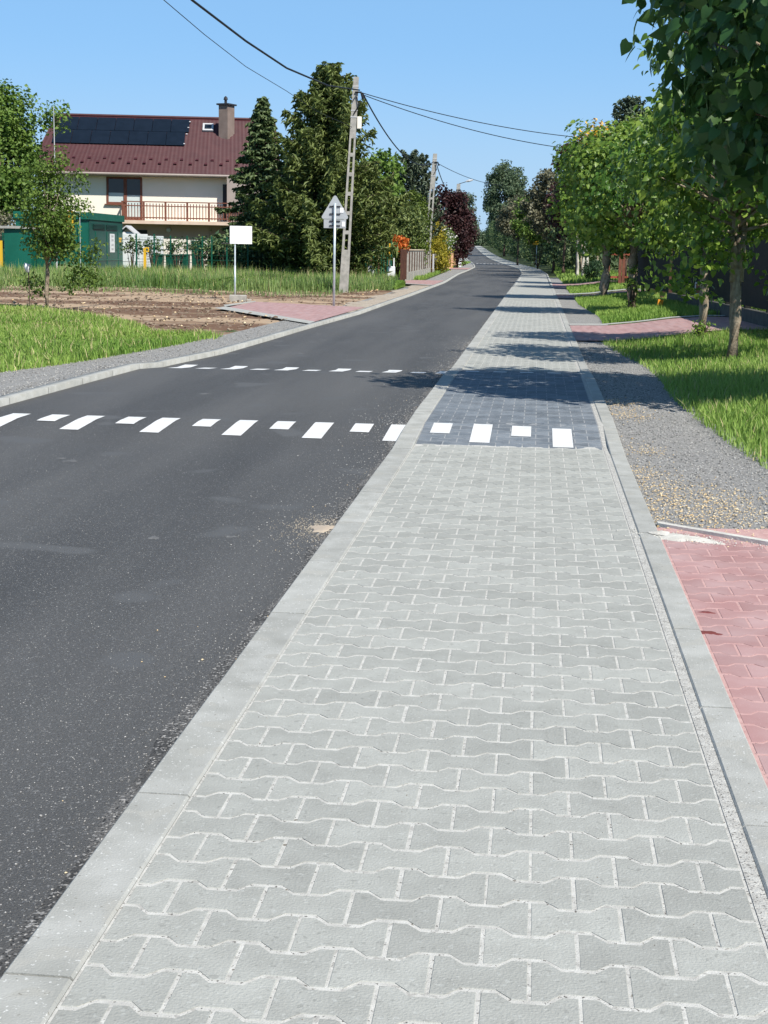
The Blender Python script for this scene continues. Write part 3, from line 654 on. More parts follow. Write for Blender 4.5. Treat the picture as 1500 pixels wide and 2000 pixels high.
def bush(name, loc, label, cat, group, rx, rz, n, size, m, shell=.6, zc=None, ncl=None, cs=.18, ratio=.6, seed=0, m2=None, n2=0, stem=True, ry=None, rz_=0):
    random.seed(seed); root = empty(name, loc, label, cat, group, rz=rz_)
    zc = rz if zc is None else zc; C_ = clusters(ncl or 60, (0, 0), zc, rx, rz, shell)
    if ry: C_[:, 1] *= ry/rx
    C_ = C_[C_[:, 2] > .02]
    if stem: limbs(root, [(0, 0, 0)]*10, [tuple(q) for q in C_[:10]], .025, 'bark2')
    k = R.integers(0, len(C_), n); Pn = C_[k]+R.normal(size=(n, 3))*cs; Nn = (Pn-[0, 0, zc])/[rx, rx, rz]*.7+R.normal(size=(n, 3))*.7+[0, 0, .3]
    leafcloud('leaves', Pn, Nn, size, m, ratio, None, root, kind='stuff')
    if m2:
        k = R.integers(0, len(C_), n2); Pn = C_[k]*[1.05, 1.05, 1.03]+R.normal(size=(n2, 3))*cs; leafcloud('flowers', Pn, R.normal(size=(n2, 3)), size, m2, .9, None, root, kind='stuff')
    return root
def gp(x, y): return (x, y, H(x, y))
def gpx(px, py): return gp(*G(px, py))
def large_leaf_tree(name, loc, label, h, cc, rx, rz, ncl, nlv, size, m, tr, seed, twin=False, cs=.24, group=None, extra=None, ratio=.8, forks=True):
    """street tree whose biggest visible leaves are parts of their own"""
    random.seed(seed); root = empty(name, loc, label, 'tree', group)
    mb = MB(); z1 = cc[1]-rz*.72
    mb.tube([(0, 0, -.1), (.01, 0, z1*.3), (-.01, .01, z1*.7), (.0, 0, z1)], [tr*1.3, tr*1.02, tr*.95, tr*1.15], 10)
    if twin:
        for sx in (-1, 1): mb.tube([(sx*tr*.45, 0, z1*.62), (sx*tr*.62, .0, z1), (sx*tr*1.1, .02, z1+.6), (sx*tr*2.6, .05, z1+1.5)], [tr*.72, tr*.6, tr*.5, tr*.25], 8)
    mb.build('trunk', 'bark', root, smooth=True)
    C_ = clusters(ncl, cc[0], cc[1], rx, rz, .45); C_[:, 2] += .0
    if extra: C_ = np.concatenate([C_, np.array(extra, float)])
    limbs(root, [(0, 0, z1+max(0, (q[2]-z1))*.3) for q in C_[:46]], [tuple(q) for q in C_[:46]], tr*.36, 'bark')
    k = R.integers(0, len(C_), nlv); Pn = C_[k]+np.clip(R.normal(size=(nlv, 3)), -1.6, 1.6)*cs*[1, 1, .75]
    out = (Pn-[cc[0][0], cc[0][1], cc[1]])/[rx, rx, rz]; Nn = out*.75+R.normal(size=(nlv, 3))*.5+[.1, -.25, .35]; Nn /= np.linalg.norm(Nn, axis=1)[:, None]
    t = out*1.+R.normal(size=(nlv, 3))*.6+[0, 0, -.7]; t -= (t*Nn).sum(1)[:, None]*Nn; t /= np.linalg.norm(t, axis=1)[:, None]; b = np.cross(t, Nn)
    s = size*R.uniform(.6, 1.15, nlv); W_ = Pn+np.array(loc)-[0, 0, CH]; kk = W_@fw; px = 750+FPX*(W_@rr)/kk; py = 1000-FPX*(W_@uu)/kk
    score = kk+1000*((px < -20) | (px > 1510) | (py < -20)); face = -(Nn*W_).sum(1)/kk; score = score-face*.6
    order = np.argsort(score); near = order[:300]; rest = order[300:]
    mes = []
    for V, F in BIG:
        q = MB(); q.add(V, F); mes.append(q.mesh('leaf', m, True))
    for i in near:
        M = Matrix(((b[i, 0], t[i, 0], Nn[i, 0], Pn[i, 0]), (b[i, 1], t[i, 1], Nn[i, 1], Pn[i, 1]), (b[i, 2], t[i, 2], Nn[i, 2], Pn[i, 2]), (0, 0, 0, 1)))@Matrix.Diagonal((s[i]*ratio*1.1, s[i], s[i], 1))
        o = bpy.data.objects.new('leaf', mes[i % 5]); link(o, root); o.matrix_local = M
    Vs, Fs, At = [], [], []; off = 0
    for j in range(5):
        idx = rest[rest % 5 == j]; V = np.array(BIG[j][0]); T = []
        for f in BIG[j][1]: T += [(f[0], f[a_], f[a_+1]) for a_ in range(1, len(f)-1)]
        T = np.array(T); X = V[None, :, 0, None]*b[idx][:, None]*ratio*1.1+V[None, :, 1, None]*t[idx][:, None]+V[None, :, 2, None]*Nn[idx][:, None]
        X = X*s[idx][:, None, None]+Pn[idx][:, None]; Vs.append(X.reshape(-1, 3)); Fs.append((T[None]+len(V)*np.arange(len(idx))[:, None, None]).reshape(-1, 3)+off); off += len(V)*len(idx); At.append(np.repeat(R.random(len(idx)), len(T)))
    o = inst('more_leaves', npmesh('more_leaves', np.concatenate(Vs), np.concatenate(Fs), m, np.concatenate(At), True), root); o['kind'] = 'stuff'
    return root
# row of street trees on the right verge
RG = 'street trees along the right pavement'
large_leaf_tree('street_tree', gp(4.08, 13.4), 'nearest tree at the top right with very large dark green leaves, trunk out of frame', 5.2, ((.1, 0), 3.35), 1.95, 1.9, 120, 9500, .150, 'limebig', .10, 3, group=RG)
t1 = G(1430, 697); large_leaf_tree('street_tree', gp(*t1), 'street tree with a tall pale forked trunk nearest the right edge of the picture', 4.6, ((.1, 0), 2.8), 1.42, 1.75, 80, 7000, .096, 'lime', .078, 4, True, cs=.165, extra=[(1.2, .2, 1.0), (1.0, .1, 1.1), (-.9, 0, 1.0), (-.5, .1, .95), (.6, 0, .95)], group=RG)
t2 = G(1370, 660); large_leaf_tree('street_tree', gp(*t2), 'slim ivy-sprouted street tree just left of the tall pale forked trunk', 4.2, ((0, 0), 2.7), 1.3, 1.55, 70, 6200, .098, 'lime', .075, 5, group=RG)
t3 = G(1233, 608); large_leaf_tree('street_tree', gp(*t3), 'broad round street tree with a short leaning trunk, second lawn, nearer one', 4.6, ((-.1, 0), 2.85), 1.65, 1.65, 85, 9500, .112, 'lime', .12, 6, group=RG)
t4 = G(1180, 582); broadleaf('street_tree', gp(*t4), 'street tree with a thick pale knobbly trunk at the far end of the second lawn', 'tree', RG, 5, ((0, 0), 3.25), 1.65, 1.9, 100, 12000, .14, 'lime', .16, seed=7, cs=.22, bare=2.6)
for (x, y), nm in ((t2, 'second'), (t4, 'fourth'), (t3, 'third')):
    pass
# shoots sprouting at the foot of trunks
for i, (pt, lb) in enumerate(((t2, 'small tuft of leafy shoots at the foot of the slim street tree'), (t3, 'leafy shoots climbing the short leaning street tree trunk'))):
    bush('leafy_shoots', gp(pt[0]-.03, pt[1]-.12), lb, 'shoots', None, .13, .16 if i == 0 else .5, 160 if i == 0 else 420, .06, 'lime', zc=.12 if i == 0 else .55, ncl=14, cs=.05, stem=True, seed=i)

# young tree on the left lawn
x, y = G(92, 603)
broadleaf('young_tree', gp(x, y), 'young loose-leaved tree on the left lawn in front of the green kiosk', 'tree', None, 3.5, ((.15, 0), 2.05), .66, 1.3, 85, 6800, .092, 'young', .05, 'bark', seed=3, cs=.13, shell=.25, ratio=.6,
          extra=[(.75, 0, .95), (.95, .1, 1.15), (1.1, 0, 1.35), (.6, .1, .7), (.85, 0, .55), (.55, -.1, .5), (.7, .1, .8), (.95, 0, .8), (1.05, .1, .6), (-.35, 0, .6), (-.2, .1, .4), (.3, 0, 3.3), (.35, 0, 3.1), (.75, .1, 2.7), (.7, 0, 2.9), (.8, 0, 2.2), (-.35, 0, 3.)], bare=3.)
# left background
broadleaf('garden_tree', gp(*P(2, 470, 78)[:2]), 'tall leafy tree at the far left edge beside the house', 'tree', None, 9.6, ((0, 0), 5.5), 1.95, 3.5, 150, 18000, .22, 'bright', .2, seed=9, cs=.38, bare=6, extra=[(3.0, 0, 7.5), (2.7, 0, 7.2), (2.3, 0, 7.6), (2.9, 0, 7.9), (1.4, 0, 8.4), (-.9, 0, 8.8), (.2, 0, 8.7), (.9, 0, 8.6)])
bush('garden_shrub', gp(*P(15, 500, 66)[:2]), 'dull reddish green shrub behind the fence at the far left', 'shrub', None, 1.6, 1.3, 3500, .13, 'pinkish', seed=4)
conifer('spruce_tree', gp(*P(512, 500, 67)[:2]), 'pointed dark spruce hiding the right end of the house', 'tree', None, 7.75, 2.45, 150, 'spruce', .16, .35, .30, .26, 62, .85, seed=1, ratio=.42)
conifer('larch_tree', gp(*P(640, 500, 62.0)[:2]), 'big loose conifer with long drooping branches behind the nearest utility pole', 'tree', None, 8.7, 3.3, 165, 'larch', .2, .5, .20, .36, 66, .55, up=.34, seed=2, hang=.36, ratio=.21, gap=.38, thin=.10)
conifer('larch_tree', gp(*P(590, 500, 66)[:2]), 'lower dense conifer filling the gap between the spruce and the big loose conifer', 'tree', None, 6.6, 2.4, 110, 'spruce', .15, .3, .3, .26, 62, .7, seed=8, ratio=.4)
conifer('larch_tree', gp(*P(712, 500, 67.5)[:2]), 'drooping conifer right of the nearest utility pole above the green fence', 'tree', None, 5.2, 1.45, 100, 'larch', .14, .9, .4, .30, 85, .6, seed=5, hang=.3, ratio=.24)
broadleaf('chestnut_tree', gp(*P(735, 500, 82)[:2]), 'bright green broad-leaved tree rising behind the conifers', 'tree', None, 6.6, ((0, 0), 4.7), 1.35, 1.8, 60, 3500, .30, 'bright', .13, seed=5, cs=.3)
conifer('pine_tree', gp(*P(802, 500, 98)[:2]), 'bluish pine with upright candle shoots behind the golden thuja', 'tree', None, 7.3, 1.9, 80, 'pine', .14, 1.5, -.35, .34, 52, .35, up=.25, seed=3, ratio=.3)
bush('thuja_tree', gp(*P(806, 500, 84)[:2]), 'tall pointed golden green thuja beside the second utility pole', 'conifer', None, .95, 2.25, 7000, .16, 'thuja', zc=2.4, ncl=130, cs=.14, ratio=.35, seed=2)
bush('garden_hedge', gp(*P(772, 500, 80)[:2]), 'mixed green shrubs hanging over the brown gate', 'shrub', None, 1.5, 1.3, 6500, .17, 'larch', zc=2.6, ncl=110, cs=.2, seed=12)
broadleaf('plum_tree', gp(*P(866, 500, 108)[:2]), 'dark purple-leaved plum tree left of the far road', 'tree', None, 5.6, ((0, 0), 3.5), 1.75, 2.3, 110, 9000, .22, 'purple', .14, 'bark2', seed=2, cs=.3)
broadleaf('plum_tree', gp(*P(893, 500, 121)[:2]), 'smaller dark purple-leaved plum tree farther along the left garden line', 'tree', None, 4.6, ((0, 0), 2.6), 1.25, 2.2, 80, 5000, .2, 'purple', .1, 'bark2', seed=12, cs=.3)
broadleaf('garden_tree', gp(*P(896, 500, 138)[:2]), 'grey-green tree ending the left row beside the far road', 'tree', None, 6.8, ((0, 0), 3.6), 1.45, 3.0, 110, 9000, .24, 'pine', .12, seed=12, cs=.3)
bush('golden_shrub', gp(*P(852, 500, 95)[:2]), 'rounded golden green shrub by the foot of the second pole', 'shrub', None, .9, .95, 3500, .13, 'golden', seed=6, zc=.95)
bush('golden_shrub', gp(*P(846, 500, 99)[:2]), 'upper yellow-tipped shrub behind the second utility pole', 'shrub', None, .7, .9, 2500, .15, 'golden', seed=16, zc=2.3)
bush('flowering_shrub', gp(*P(864, 500, 101)[:2]), 'white flowering shrub beside the yellow-tipped shrub', 'shrub', None, .75, .9, 1200, .12, 'bright', zc=1.95, seed=8, m2='wflower', n2=330)
bush('azalea_shrub', gp(*P(776, 500, 70.5)[:2]), 'bright orange flowering azalea above the brown gate', 'shrub', None, .42, .36, 300, .12, 'bright', zc=1.55, seed=9, m2='orange', n2=1100, ncl=40, cs=.09)
# far row right
broadleaf('birch_tree', gp(*P(985, 480, 222)[:2]), 'tall grey-green birch standing alone against the sky beyond the bend', 'tree', None, 14.2, ((0, 0), 8.4), 3.05, 5.0, 170, 16000, .38, 'birch', .17, 'bark2', seed=4, cs=.42, drop=1.2, ratio=.5)
HG = 'dark hedge trees along the right side of the far pavement'
row = [(100, 5.2, 'nearest dark hedge tree, behind the three whitewashed trunks'), (116, 5.6, 'dark hedge tree just right of the orange warning sign'), (133, 6.0, 'dark hedge tree directly behind the orange warning sign'), (153, 6.2, 'dark hedge tree under the bright lime shrub'), (176, 6.4, 'dark hedge tree left of the lime shrub foot'), (200, 6.4, 'dark hedge tree right of the birch trunk'), (228, 6.6, 'dark hedge tree directly below the birch'), (258, 6.6, 'dark hedge tree left of the birch trunk'), (292, 6.8, 'dark hedge tree near the crest of the road'), (332, 7.0, 'last dark hedge tree at the crest of the road')]
for i, (Y, h, lb) in enumerate(row):
    bush('hedge_tree', gp(wr(Y)+2.9, Y), lb, 'hedge', HG, 2.1, h*.52, 8000, .30, 'dark' if i % 2 else 'spruce', zc=h*.46, ncl=150, cs=.38, ry=10+i, seed=i, rz_=-.06)
def px_of(px, Y): return P(px, 480, Y)[0]
bush('lime_shrub', gp(px_of(1052, 122), 122), 'bright yellow-green rounded shrub topping the dark hedge', 'shrub', None, 2.1, 2.0, 7000, .26, 'bright', zc=4.0, seed=3)
broadleaf('mixed_tree', gp(px_of(1012, 150), 150), 'pale grey-pink flowering bush between birch and lime shrub', 'tree', None, 7, ((0, 0), 4.6), 2.2, 1.9, 60, 4500, .25, 'pinkish', .1, bark='bark2', seed=21)
broadleaf('mixed_tree', gp(px_of(1082, 105), 105), 'tree with faded pinkish blossom above the dark hedge', 'tree', None, 8, ((0, 0), 4.6), 2.1, 2.6, 90, 7000, .24, 'pinkish', .1, bark='bark2', seed=22)
broadleaf('purple_tree', gp(px_of(1128, 86), 86), 'purple-leaved tree rising behind the street trees', 'tree', None, 8.2, ((0, 0), 5.4), 1.35, 2.2, 70, 5000, .22, 'purple', .1, bark='bark2', seed=23)
broadleaf('purple_tree', gp(px_of(1103, 93), 93), 'lower purplish bush behind the street trees', 'tree', None, 8.2, ((0, 0), 4.0), 1.0, 1.7, 50, 3000, .22, 'purple', .1, bark='bark2', seed=33)
broadleaf('laburnum_tree', gp(px_of(1168, 80), 80), 'yellow flowering tree top showing above the street trees', 'tree', None, 8.6, ((0, 0), 6.5), .9, 1.45, 50, 2600, .2, 'yellow', .08, seed=24)
broadleaf('laburnum_tree', gp(px_of(1137, 88), 88), 'small yellow flowering tip left of the bigger yellow tree', 'tree', None, 8.6, ((0, 0), 7.0), .4, .95, 24, 900, .18, 'yellow', .06, seed=25)
conifer('silver_fir', gp(px_of(1222, 66), 66), 'blue-green fir top between the street trees and the big dark crown', 'tree', None, 7.75, 2.0, 110, 'pine', .14, 1.5, -.15, .26, 60, .6, up=.3, seed=7)
broadleaf('garden_tree', gp(px_of(1290, 58), 58), 'dense green garden tree behind the street trees on the right', 'tree', None, 6.5, ((0, 0), 3.8), 2.6, 2.7, 140, 11000, .2, 'larch', .14, seed=26)
broadleaf('garden_tree', gp(px_of(1440, 44), 44), 'dark garden tree behind the fence at the right edge', 'tree', None, 6, ((0, 0), 3.9), 2.6, 2.9, 140, 11000, .2, 'dark', .14, seed=27)
# thuja hedge behind the fence on the right
hg = [(7.9, 25), (8.2, 30), (8.6, 35), (9.2, 41), (10.2, 50), (11.4, 60), (12.6, 72), (14, 86), (15.5, 100)]
for i, (x, y) in enumerate(hg):
    bush('cypress_hedge', gp(x+1.5, y), ['section of dark clipped hedge behind the fence at the right edge', 'dark hedge section behind the two near street trees', 'dark hedge section behind the framed pane on the fence', 'dark hedge section behind the yellow marker post', 'dark hedge section by the red gate', 'dark hedge section beyond the red gate', 'dark hedge section behind the round box shrub', 'dark hedge section behind the whitewashed trunks', 'farthest dark section of the clipped hedge'][i], 'hedge', 'sections of the dark hedge on the right', 1.0, 1.5, 6500, .15 if i < 3 else .2, 'dark', zc=1.5, ncl=130, cs=.25, ry=4.2+i*.5, seed=40+i, rz_=-.12)
bush('box_shrub', gpx(1160, 545), 'small round clipped box shrub left of the thick pale trunk', 'shrub', None, .55, .42, 2500, .08, 'azure', zc=.4, seed=2, cs=.07)
for i, (px, lb) in enumerate(((1128, 'leftmost of three whitewashed young trunks'), (1137, 'middle one of three whitewashed young trunks'), (1146, 'rightmost of three whitewashed young trunks'))):
    x, y = G(px, 541); root = empty('whitewashed_tree', gp(x, y), lb, 'tree', 'whitewashed young trees')
    trunk(root, 2.2, .085, (random.uniform(-.1, .1), 0), 'limewash', wob=.02)
    C_ = clusters(20, (0, 0), 2.6, .6, .7); k = R.integers(0, 20, 700); leafcloud('leaves', C_[k]+R.normal(size=(700, 3))*.18, R.normal(size=(700, 3))+[0, 0, .6], .13, 'lime', .7, None, root, kind='stuff')
# far woodland beyond the crest
for i, (px, w, h) in enumerate(((922, 3.4, 17), (950, 5, 14.5), (941, 4, 13), (905, 6, 15.5))):
    x = P(px, 480, 700)[0]; z = H(x, 700)
    bush('distant_tree', (x, 700, z), ['round distant tree on the horizon at the end of the road', 'wide distant tree right of the road end', 'low distant tree just right of the road end', 'distant tree half hidden by the left row'][i], 'tree', 'distant trees on the horizon', w, (4 if i != 0 else 5.), 1500, 1.1, 'birch', zc=h-6, ncl=50, cs=.8, seed=i, stem=True)
# climbers on the green fence
for i, (px, lb) in enumerate(((258, 'leafy climber on the green fence next to the kiosk'), (300, 'leafy climber in front of the white panels'), (345, 'climber hanging over the green bins'), (392, 'climber on the fence left of the white board'), (440, 'dark bush behind the white board'))):
    bush('fence_climber', gp(*P(px, 490, 62.6)[:2]), lb, 'climber', 'climbers on the green mesh fence', .45, .3, 330, .12, 'spruce', zc=1.2, ncl=16, cs=.12, seed=60+i, stem=True)
bush('cherry_laurel', gp(*P(452, 500, 64)[:2]), 'dark low conifer bush at the foot of the spruce behind the fence', 'shrub', None, 1.1, .75, 2500, .2, 'spruce', zc=1., seed=70)

# ================================================================== HOUSE
hx, hy = -19.4, 84.9
house = empty('house', gp(hx, hy), 'cream two-storey house with dark red tiled roof, solar panels and wooden balcony', 'house', rz=math.radians(5))
def hb(name, m, boxes, parent=house, c=0., lbl=None):
    mb = MB()
    for b in boxes: mb.box(*b, c=c)
    o = mb.build(name, m, parent)
    if lbl: o['label'] = lbl
    return o
UP = 2.60
wall = hb('wall', 'cream', [(0, 3.5, 0, .3, UP, 5.5), (5.5, 10.25, 0, .3, UP, 5.5), (3.5, 5.5, 0, .3, 5.35, 5.5), (3.5, 4.55, 0, .3, UP, 3.76), (0, .3, .3, 10, UP, 5.5), (12.1, 12.4, .3, 10, UP, 5.5), (.3, 12.1, 9.7, 10, UP, 5.5)])
hb('lower_wall', 'tan', [(0, 12.4, .03, .3, -.3, UP-.003), (0, .3, .303, 10, -.3, UP-.003), (12.1, 12.4, .303, 10, -.3, UP-.003)], lbl='pinkish tan ground-floor wall')
hb('wing', 'greyrender', [(10.25, 12.4, -.9, -.003, -.3, 5.45)], lbl='greyish projecting bay at the right end of the balcony')
fr = hb('window', 'wood', [(3.5, 3.62, -.03, .1, 3.76, 5.35), (5.38, 5.5, -.03, .1, 2.83, 5.35), (3.62, 5.38, -.03, .1, 5.24, 5.35), (4.46, 4.64, -.032, .1, 2.83, 5.24), (3.62, 4.46, -.03, .1, 3.76, 3.88), (4.64, 5.38, -.03, .1, 2.83, 2.95)], lbl='brown-framed window joined to the balcony door')
hb('pane', 'glass', [(3.62, 4.46, .03, .05, 4.42, 5.24), (4.64, 5.38, .03, .05, 4.30, 5.24)], fr)
hb('blind', 'frost', [(3.62, 4.46, .025, .045, 3.88, 4.42), (4.64, 5.38, .025, .045, 2.95, 4.30)], fr)
hb('sill', 'wood', [(3.4, 4.5, -.14, -.033, 3.70, 3.757)], fr)
hb('bay_window', 'dmetal', [(10.0, 10.24, -.02, .02, 2.9, 5.05)], lbl='narrow dark window beside the bay')
hb('ground_window', 'black', [(4.9, 5.75, -.0, .06, 1.3, 2.25)], lbl='dark ground-floor window under the balcony')
# gable triangles
mb = MB(); 
for x0 in (0., 12.1):
    mb.add([(x0, 0, 5.5), (x0, 10.0, 5.5), (x0, 5.4, 8.95), (x0+.3, 0, 5.5), (x0+.3, 10., 5.5), (x0+.3, 5.4, 8.95)], [(0, 1, 2), (5, 4, 3), (0, 3, 4, 1), (1, 4, 5, 2), (2, 5, 3, 0)])
mb.build('gable', 'cream', house)
# roof: pressed metal tiles as real relief
EA, RB = (-.7, 5.58), (5.4, 9.32)          # eave (y,z) and ridge (y,z)
def roofpt(u, t, lift=0.):   # u along, t 0 ridge .. 1 eave
    x0 = .07-.77*t; x1 = 13.0+.3*t; y = RB[0]+(EA[0]-RB[0])*t; z = RB[1]+(EA[1]-RB[1])*t
    return (x0+(x1-x0)*u, y-lift*.52, z+lift*.85)
V, F = [], []; NU, NR = 260, 20
rows = []
for r_ in range(NR):
    rows += [(r_/NR, 0.0), ((r_+.93)/NR, .055)]
rows.append((1., .0))
for t, l in rows:
    for i in range(NU+1):
        u = i/NU; V.append(roofpt(u, t, l+.008*(1-abs(math.sin(u*13.2/.22*math.pi))**.7)))
for j in range(len(rows)-1):
    for i in range(NU): q = j*(NU+1)+i; F.append((q, q+1, q+NU+2, q+NU+1))
roof = inst('roof', npmesh('roof', np.array(V), np.array(F), 'rooft'), house)
mb = MB(); a_, b_, c_, d_ = roofpt(0, 0), roofpt(1, 0), roofpt(1, 1), roofpt(0, 1)
mb.add([a_, b_, (13.3, 11.2, 5.6), (-.7, 11.2, 5.6)], [(0, 1, 2, 3)]); mb.build('back_slope', 'rooft', roof)
mb = MB(); mb.tube([Vector(a_)+Vector((0, 0, .05)), Vector(b_)+Vector((0, 0, .05))], .09, 8); mb.build('ridge_cap', 'rooft', roof)
hb('soffit', 'greyrender', [(-.65, 13.25, -.66, -.005, 5.40, 5.46)])
mb = MB(); mb.tube([(-.72, -.80, 5.50), (13.3, -.80, 5.50)], .075, 8); mb.build('gutter', 'greyrender', house)
hb('fascia', 'greyrender', [(-.68, 13.28, -.72, -.665, 5.38, 5.55)])
def onroof(x, t, lift=0.):
    p = roofpt(0, t); q = roofpt(0, t, lift); return (x, q[1], q[2])
slope = Vector(roofpt(0, 1))-Vector(roofpt(0, 0)); slope.x = 0; sn = slope.normalized(); ang = math.atan2(RB[1]-EA[1], RB[0]-EA[0]); SLN = slope.length
def roofbox(name, m, x, t0, t1, w, th, lift, parent=house, c=0.):
    mb = MB(); L = (t1-t0)*SLN; mb.box(-w/2, w/2, -L/2, L/2, 0, th, c=c); me = mb.mesh(name, m); p = onroof(x, (t0+t1)/2, lift)
    return inst(name, me, parent, p, (ang, 0, 0))
for r_ in range(2):
    for i in range(7):
        t0 = .055+r_*.243
        pnl = roofbox('solar_panel', 'pv', .98+i*1.075-.20*r_-.0, t0, t0+.238, 1.05, .035, .10)
for t in (.09, .20, .32, .5): roofbox('panel_clamp', 'lgrey', 8.02-.55*t, t, t+.012, .09, .05, .09)
for i in range(15):
    roofbox('snow_guard', 'rooft', .8+i*.86, .765, .79, .16, .07, .05); roofbox('snow_guard', 'rooft', .45+i*.86, .835, .86, .16, .07, .05)
sk = roofbox('skylight', 'lgrey', 9.05, .12, .25, .62, .09, .06); mb = MB(); mb.box(-.2, .2, -.3, .3, .091, .1); mb.build('pane', 'glass', sk)
mb = MB(); M_ = Matrix.Translation((10.15, 3.5, 0))@Matrix.Rotation(math.radians(-30), 4, 'Z'); mb.box(-.3, .3, -.39, .39, 7.0, 10.0, M_, c=.01); ch = mb.build('chimney', 'chim', house)
mb = MB(); mb.box(-.4, .4, -.49, .49, 10.003, 10.10, M_, c=.015); mb.build('chimney_cap', 'dmetal', ch)
mb = MB(); mb.tube([(10.1, 3.4, 10.1), (10.1, 3.4, 10.32), (10.1, 3.4, 10.34), (10.1, 3.4, 10.48), (10.1, 3.4, 10.56)], [.08, .08, .13, .10, .02], 8); mb.build('cowl', 'dmetal', ch)
mb = MB(); mb.box(-.42, .42, -.5, -.395, 7.1, 7.55, M_); mb.build('flashing', 'rooft', ch)
# balcony
K['slab'] = mat('balcony_slab', (.60, .45, .34), (.68, .53, .42), 3, .85, 3)
bal = hb('balcony', 'slab', [(4.4, 11.4, -1.35, -.905, 2.60, 2.80), (4.4, 10.24, -.905, -.005, 2.60, 2.80)], lbl='balcony slab with brown wooden railing')
px_ = [4.5, 5.66, 6.86, 8.06, 9.26, 10.4, 11.3]
for x in px_: hb('post', 'wood', [(x-.055, x+.055, -1.33, -1.22, 2.803, 3.86)], bal, c=.005)
hb('handrail', 'wood', [(4.42, 11.4, -1.34, -1.21, 3.863, 3.92)], bal); hb('bottom_rail', 'wood', [(4.56, 11.24, -1.30, -1.25, 2.93, 3.0)], bal); hb('top_rail', 'wood', [(4.56, 11.24, -1.30, -1.25, 3.62, 3.68)], bal)
for a_, b_ in zip(px_[:-1], px_[1:]):
    for k in range(1, 7):
        x = a_+(b_-a_)*k/7; hb('baluster', 'wood', [(x-.022, x+.022, -1.245, -1.21, 2.86, 3.80)], bal)
for y in (-1.1, -.9, -.7, -.5, -.3, -.1): hb('baluster', 'wood', [(4.44, 4.48, y-.03, y+.03, 2.86, 3.80)], bal)
hb('side_rail', 'wood', [(4.43, 4.53, -1.2, -.01, 3.863, 3.92)], bal)
mb = MB(); mb.tube([(6.95, -.02, 2.28), (6.95, -.08, 2.28), (6.95, -.14, 2.28)], [.14, .14, .09], 12); mb.build('wall_lamp', 'lgrey', house)
mb = MB(); mb.tube([(9.3, -.06, .0), (9.3, -.06, 2.58)], .035, 6); mb.build('downpipe', 'tan', house)

house.scale = (1, 1, .935)
# ================================================================== KIOSK
kx, ky = -11.97, 60.0; kz = H(kx, ky)
kio = empty('transformer_kiosk', (kx, ky, kz), 'large dark green metal utility kiosk behind the young tree', 'kiosk')
fp = [(-2.93, .3), (0, 0), (.32, 6), (-2.6, 6.3)]
MB().prism(fp, -.1, 2.24).build('wall', 'gteal', kio)
MB().prism([(-3.0, .22), (.06, -.09), (.40, 6.1), (-2.7, 6.4)], 2.243, 2.52).build('roof', 'gteal', kio)
def kf(u0, u1, z0, z1, th, m, name, off=0., lbl=None):     # on the right-hand face
    d = Vector((.32, 6, 0)).normalized(); n_ = Vector((d.y, -d.x, 0)); A = d*u0+n_*off; B = d*u1+n_*off; C = d*u1+n_*(off+th); D = d*u0+n_*(off+th)
    o = MB().prism([(A.x, A.y), (D.x, D.y), (C.x, C.y), (B.x, B.y)][::-1], z0, z1).build(name, m, kio)
    if lbl: o['label'] = lbl
    return o
kf(.15, 5.9, .05, 2.2, .03, 'gdark', 'door_panel', lbl='darker green door side')
for u in (.7, 2.9): 
    kf(u, u+1.95, 1.86, 2.08, .02, 'black', 'vent', .032)
    for z in (1.9, 1.95, 2.0, 2.05): kf(u, u+1.95, z-.012, z+.008, .03, 'gdark', 'louvre', .045)
kf(3.55, 4.35, .95, 1.72, .012, 'wht', 'notice_plate', .032, 'white upright notice plate')
for z in (1.05, 1.22, 1.42, 1.58): kf(3.75, 4.15, z, z+.09, .004, 'lgrey', 'notice_mark', .046)
kf(5.2, 5.65, 1.38, 1.46, .012, 'yellow', 'sticker', .032); kf(5.2, 5.65, 1.49, 1.57, .012, 'yellow', 'sticker', .032)
for u in (1.1, 3.0, 5.0): kf(u, u+.05, .1, 1.8, .02, 'gteal', 'door_edge', .032)
kf(.2, 5.8, .62, .66, .02, 'gteal', 'door_rail', .034)
mb = MB()
for i in range(5): mb.box(-1.08+i*.115, -1.03+i*.115, -.02+.1, .02+.06, 1.78, 2.5)
mbk = MB(); mbk.box(-1.15, -.52, .02, .13, 1.76, 2.52); gr_ = mbk.build('striped_grille', 'black', kio, (0, -.02, 0)); gr_['label'] = 'grille of yellow upright bars'
for i in range(5): hb('bar', 'yellow', [(-1.12+i*.125, -1.06+i*.125, -.03, .018, 1.80, 2.56)], gr_)
cab = MB().prism([(-3.0, -1.3), (-1.95, -1.35), (-1.93, -.1), (-2.95, .1)], -.1, 1.82).build('side_cabinet', 'gteal', kio); cab['label'] = 'lower green cabinet at the left end'
MB().prism([(-3.4, -1.42), (-1.85, -1.45), (-1.85, -.1), (-3.4, .0)], 1.823, 1.92).build('cabinet_top', 'concrete', cab)
mb = MB(); mb.tube([(-.28, -.14, -.1), (-.28, -.14, 2.55)], .014, 6); mb.build('conduit', 'lgrey', kio)
x, y, _ = P(110, 470, 58); o = MB().tube([(0, 0, -.2), (0, 0, 4), (0, 0, 6.4)], [.03, .025, .012], 6).build('antenna_mast', 'lgrey', None, gp(x, y)); tag(o, 'thin tall grey mast standing in front of the left roof edge', 'mast')

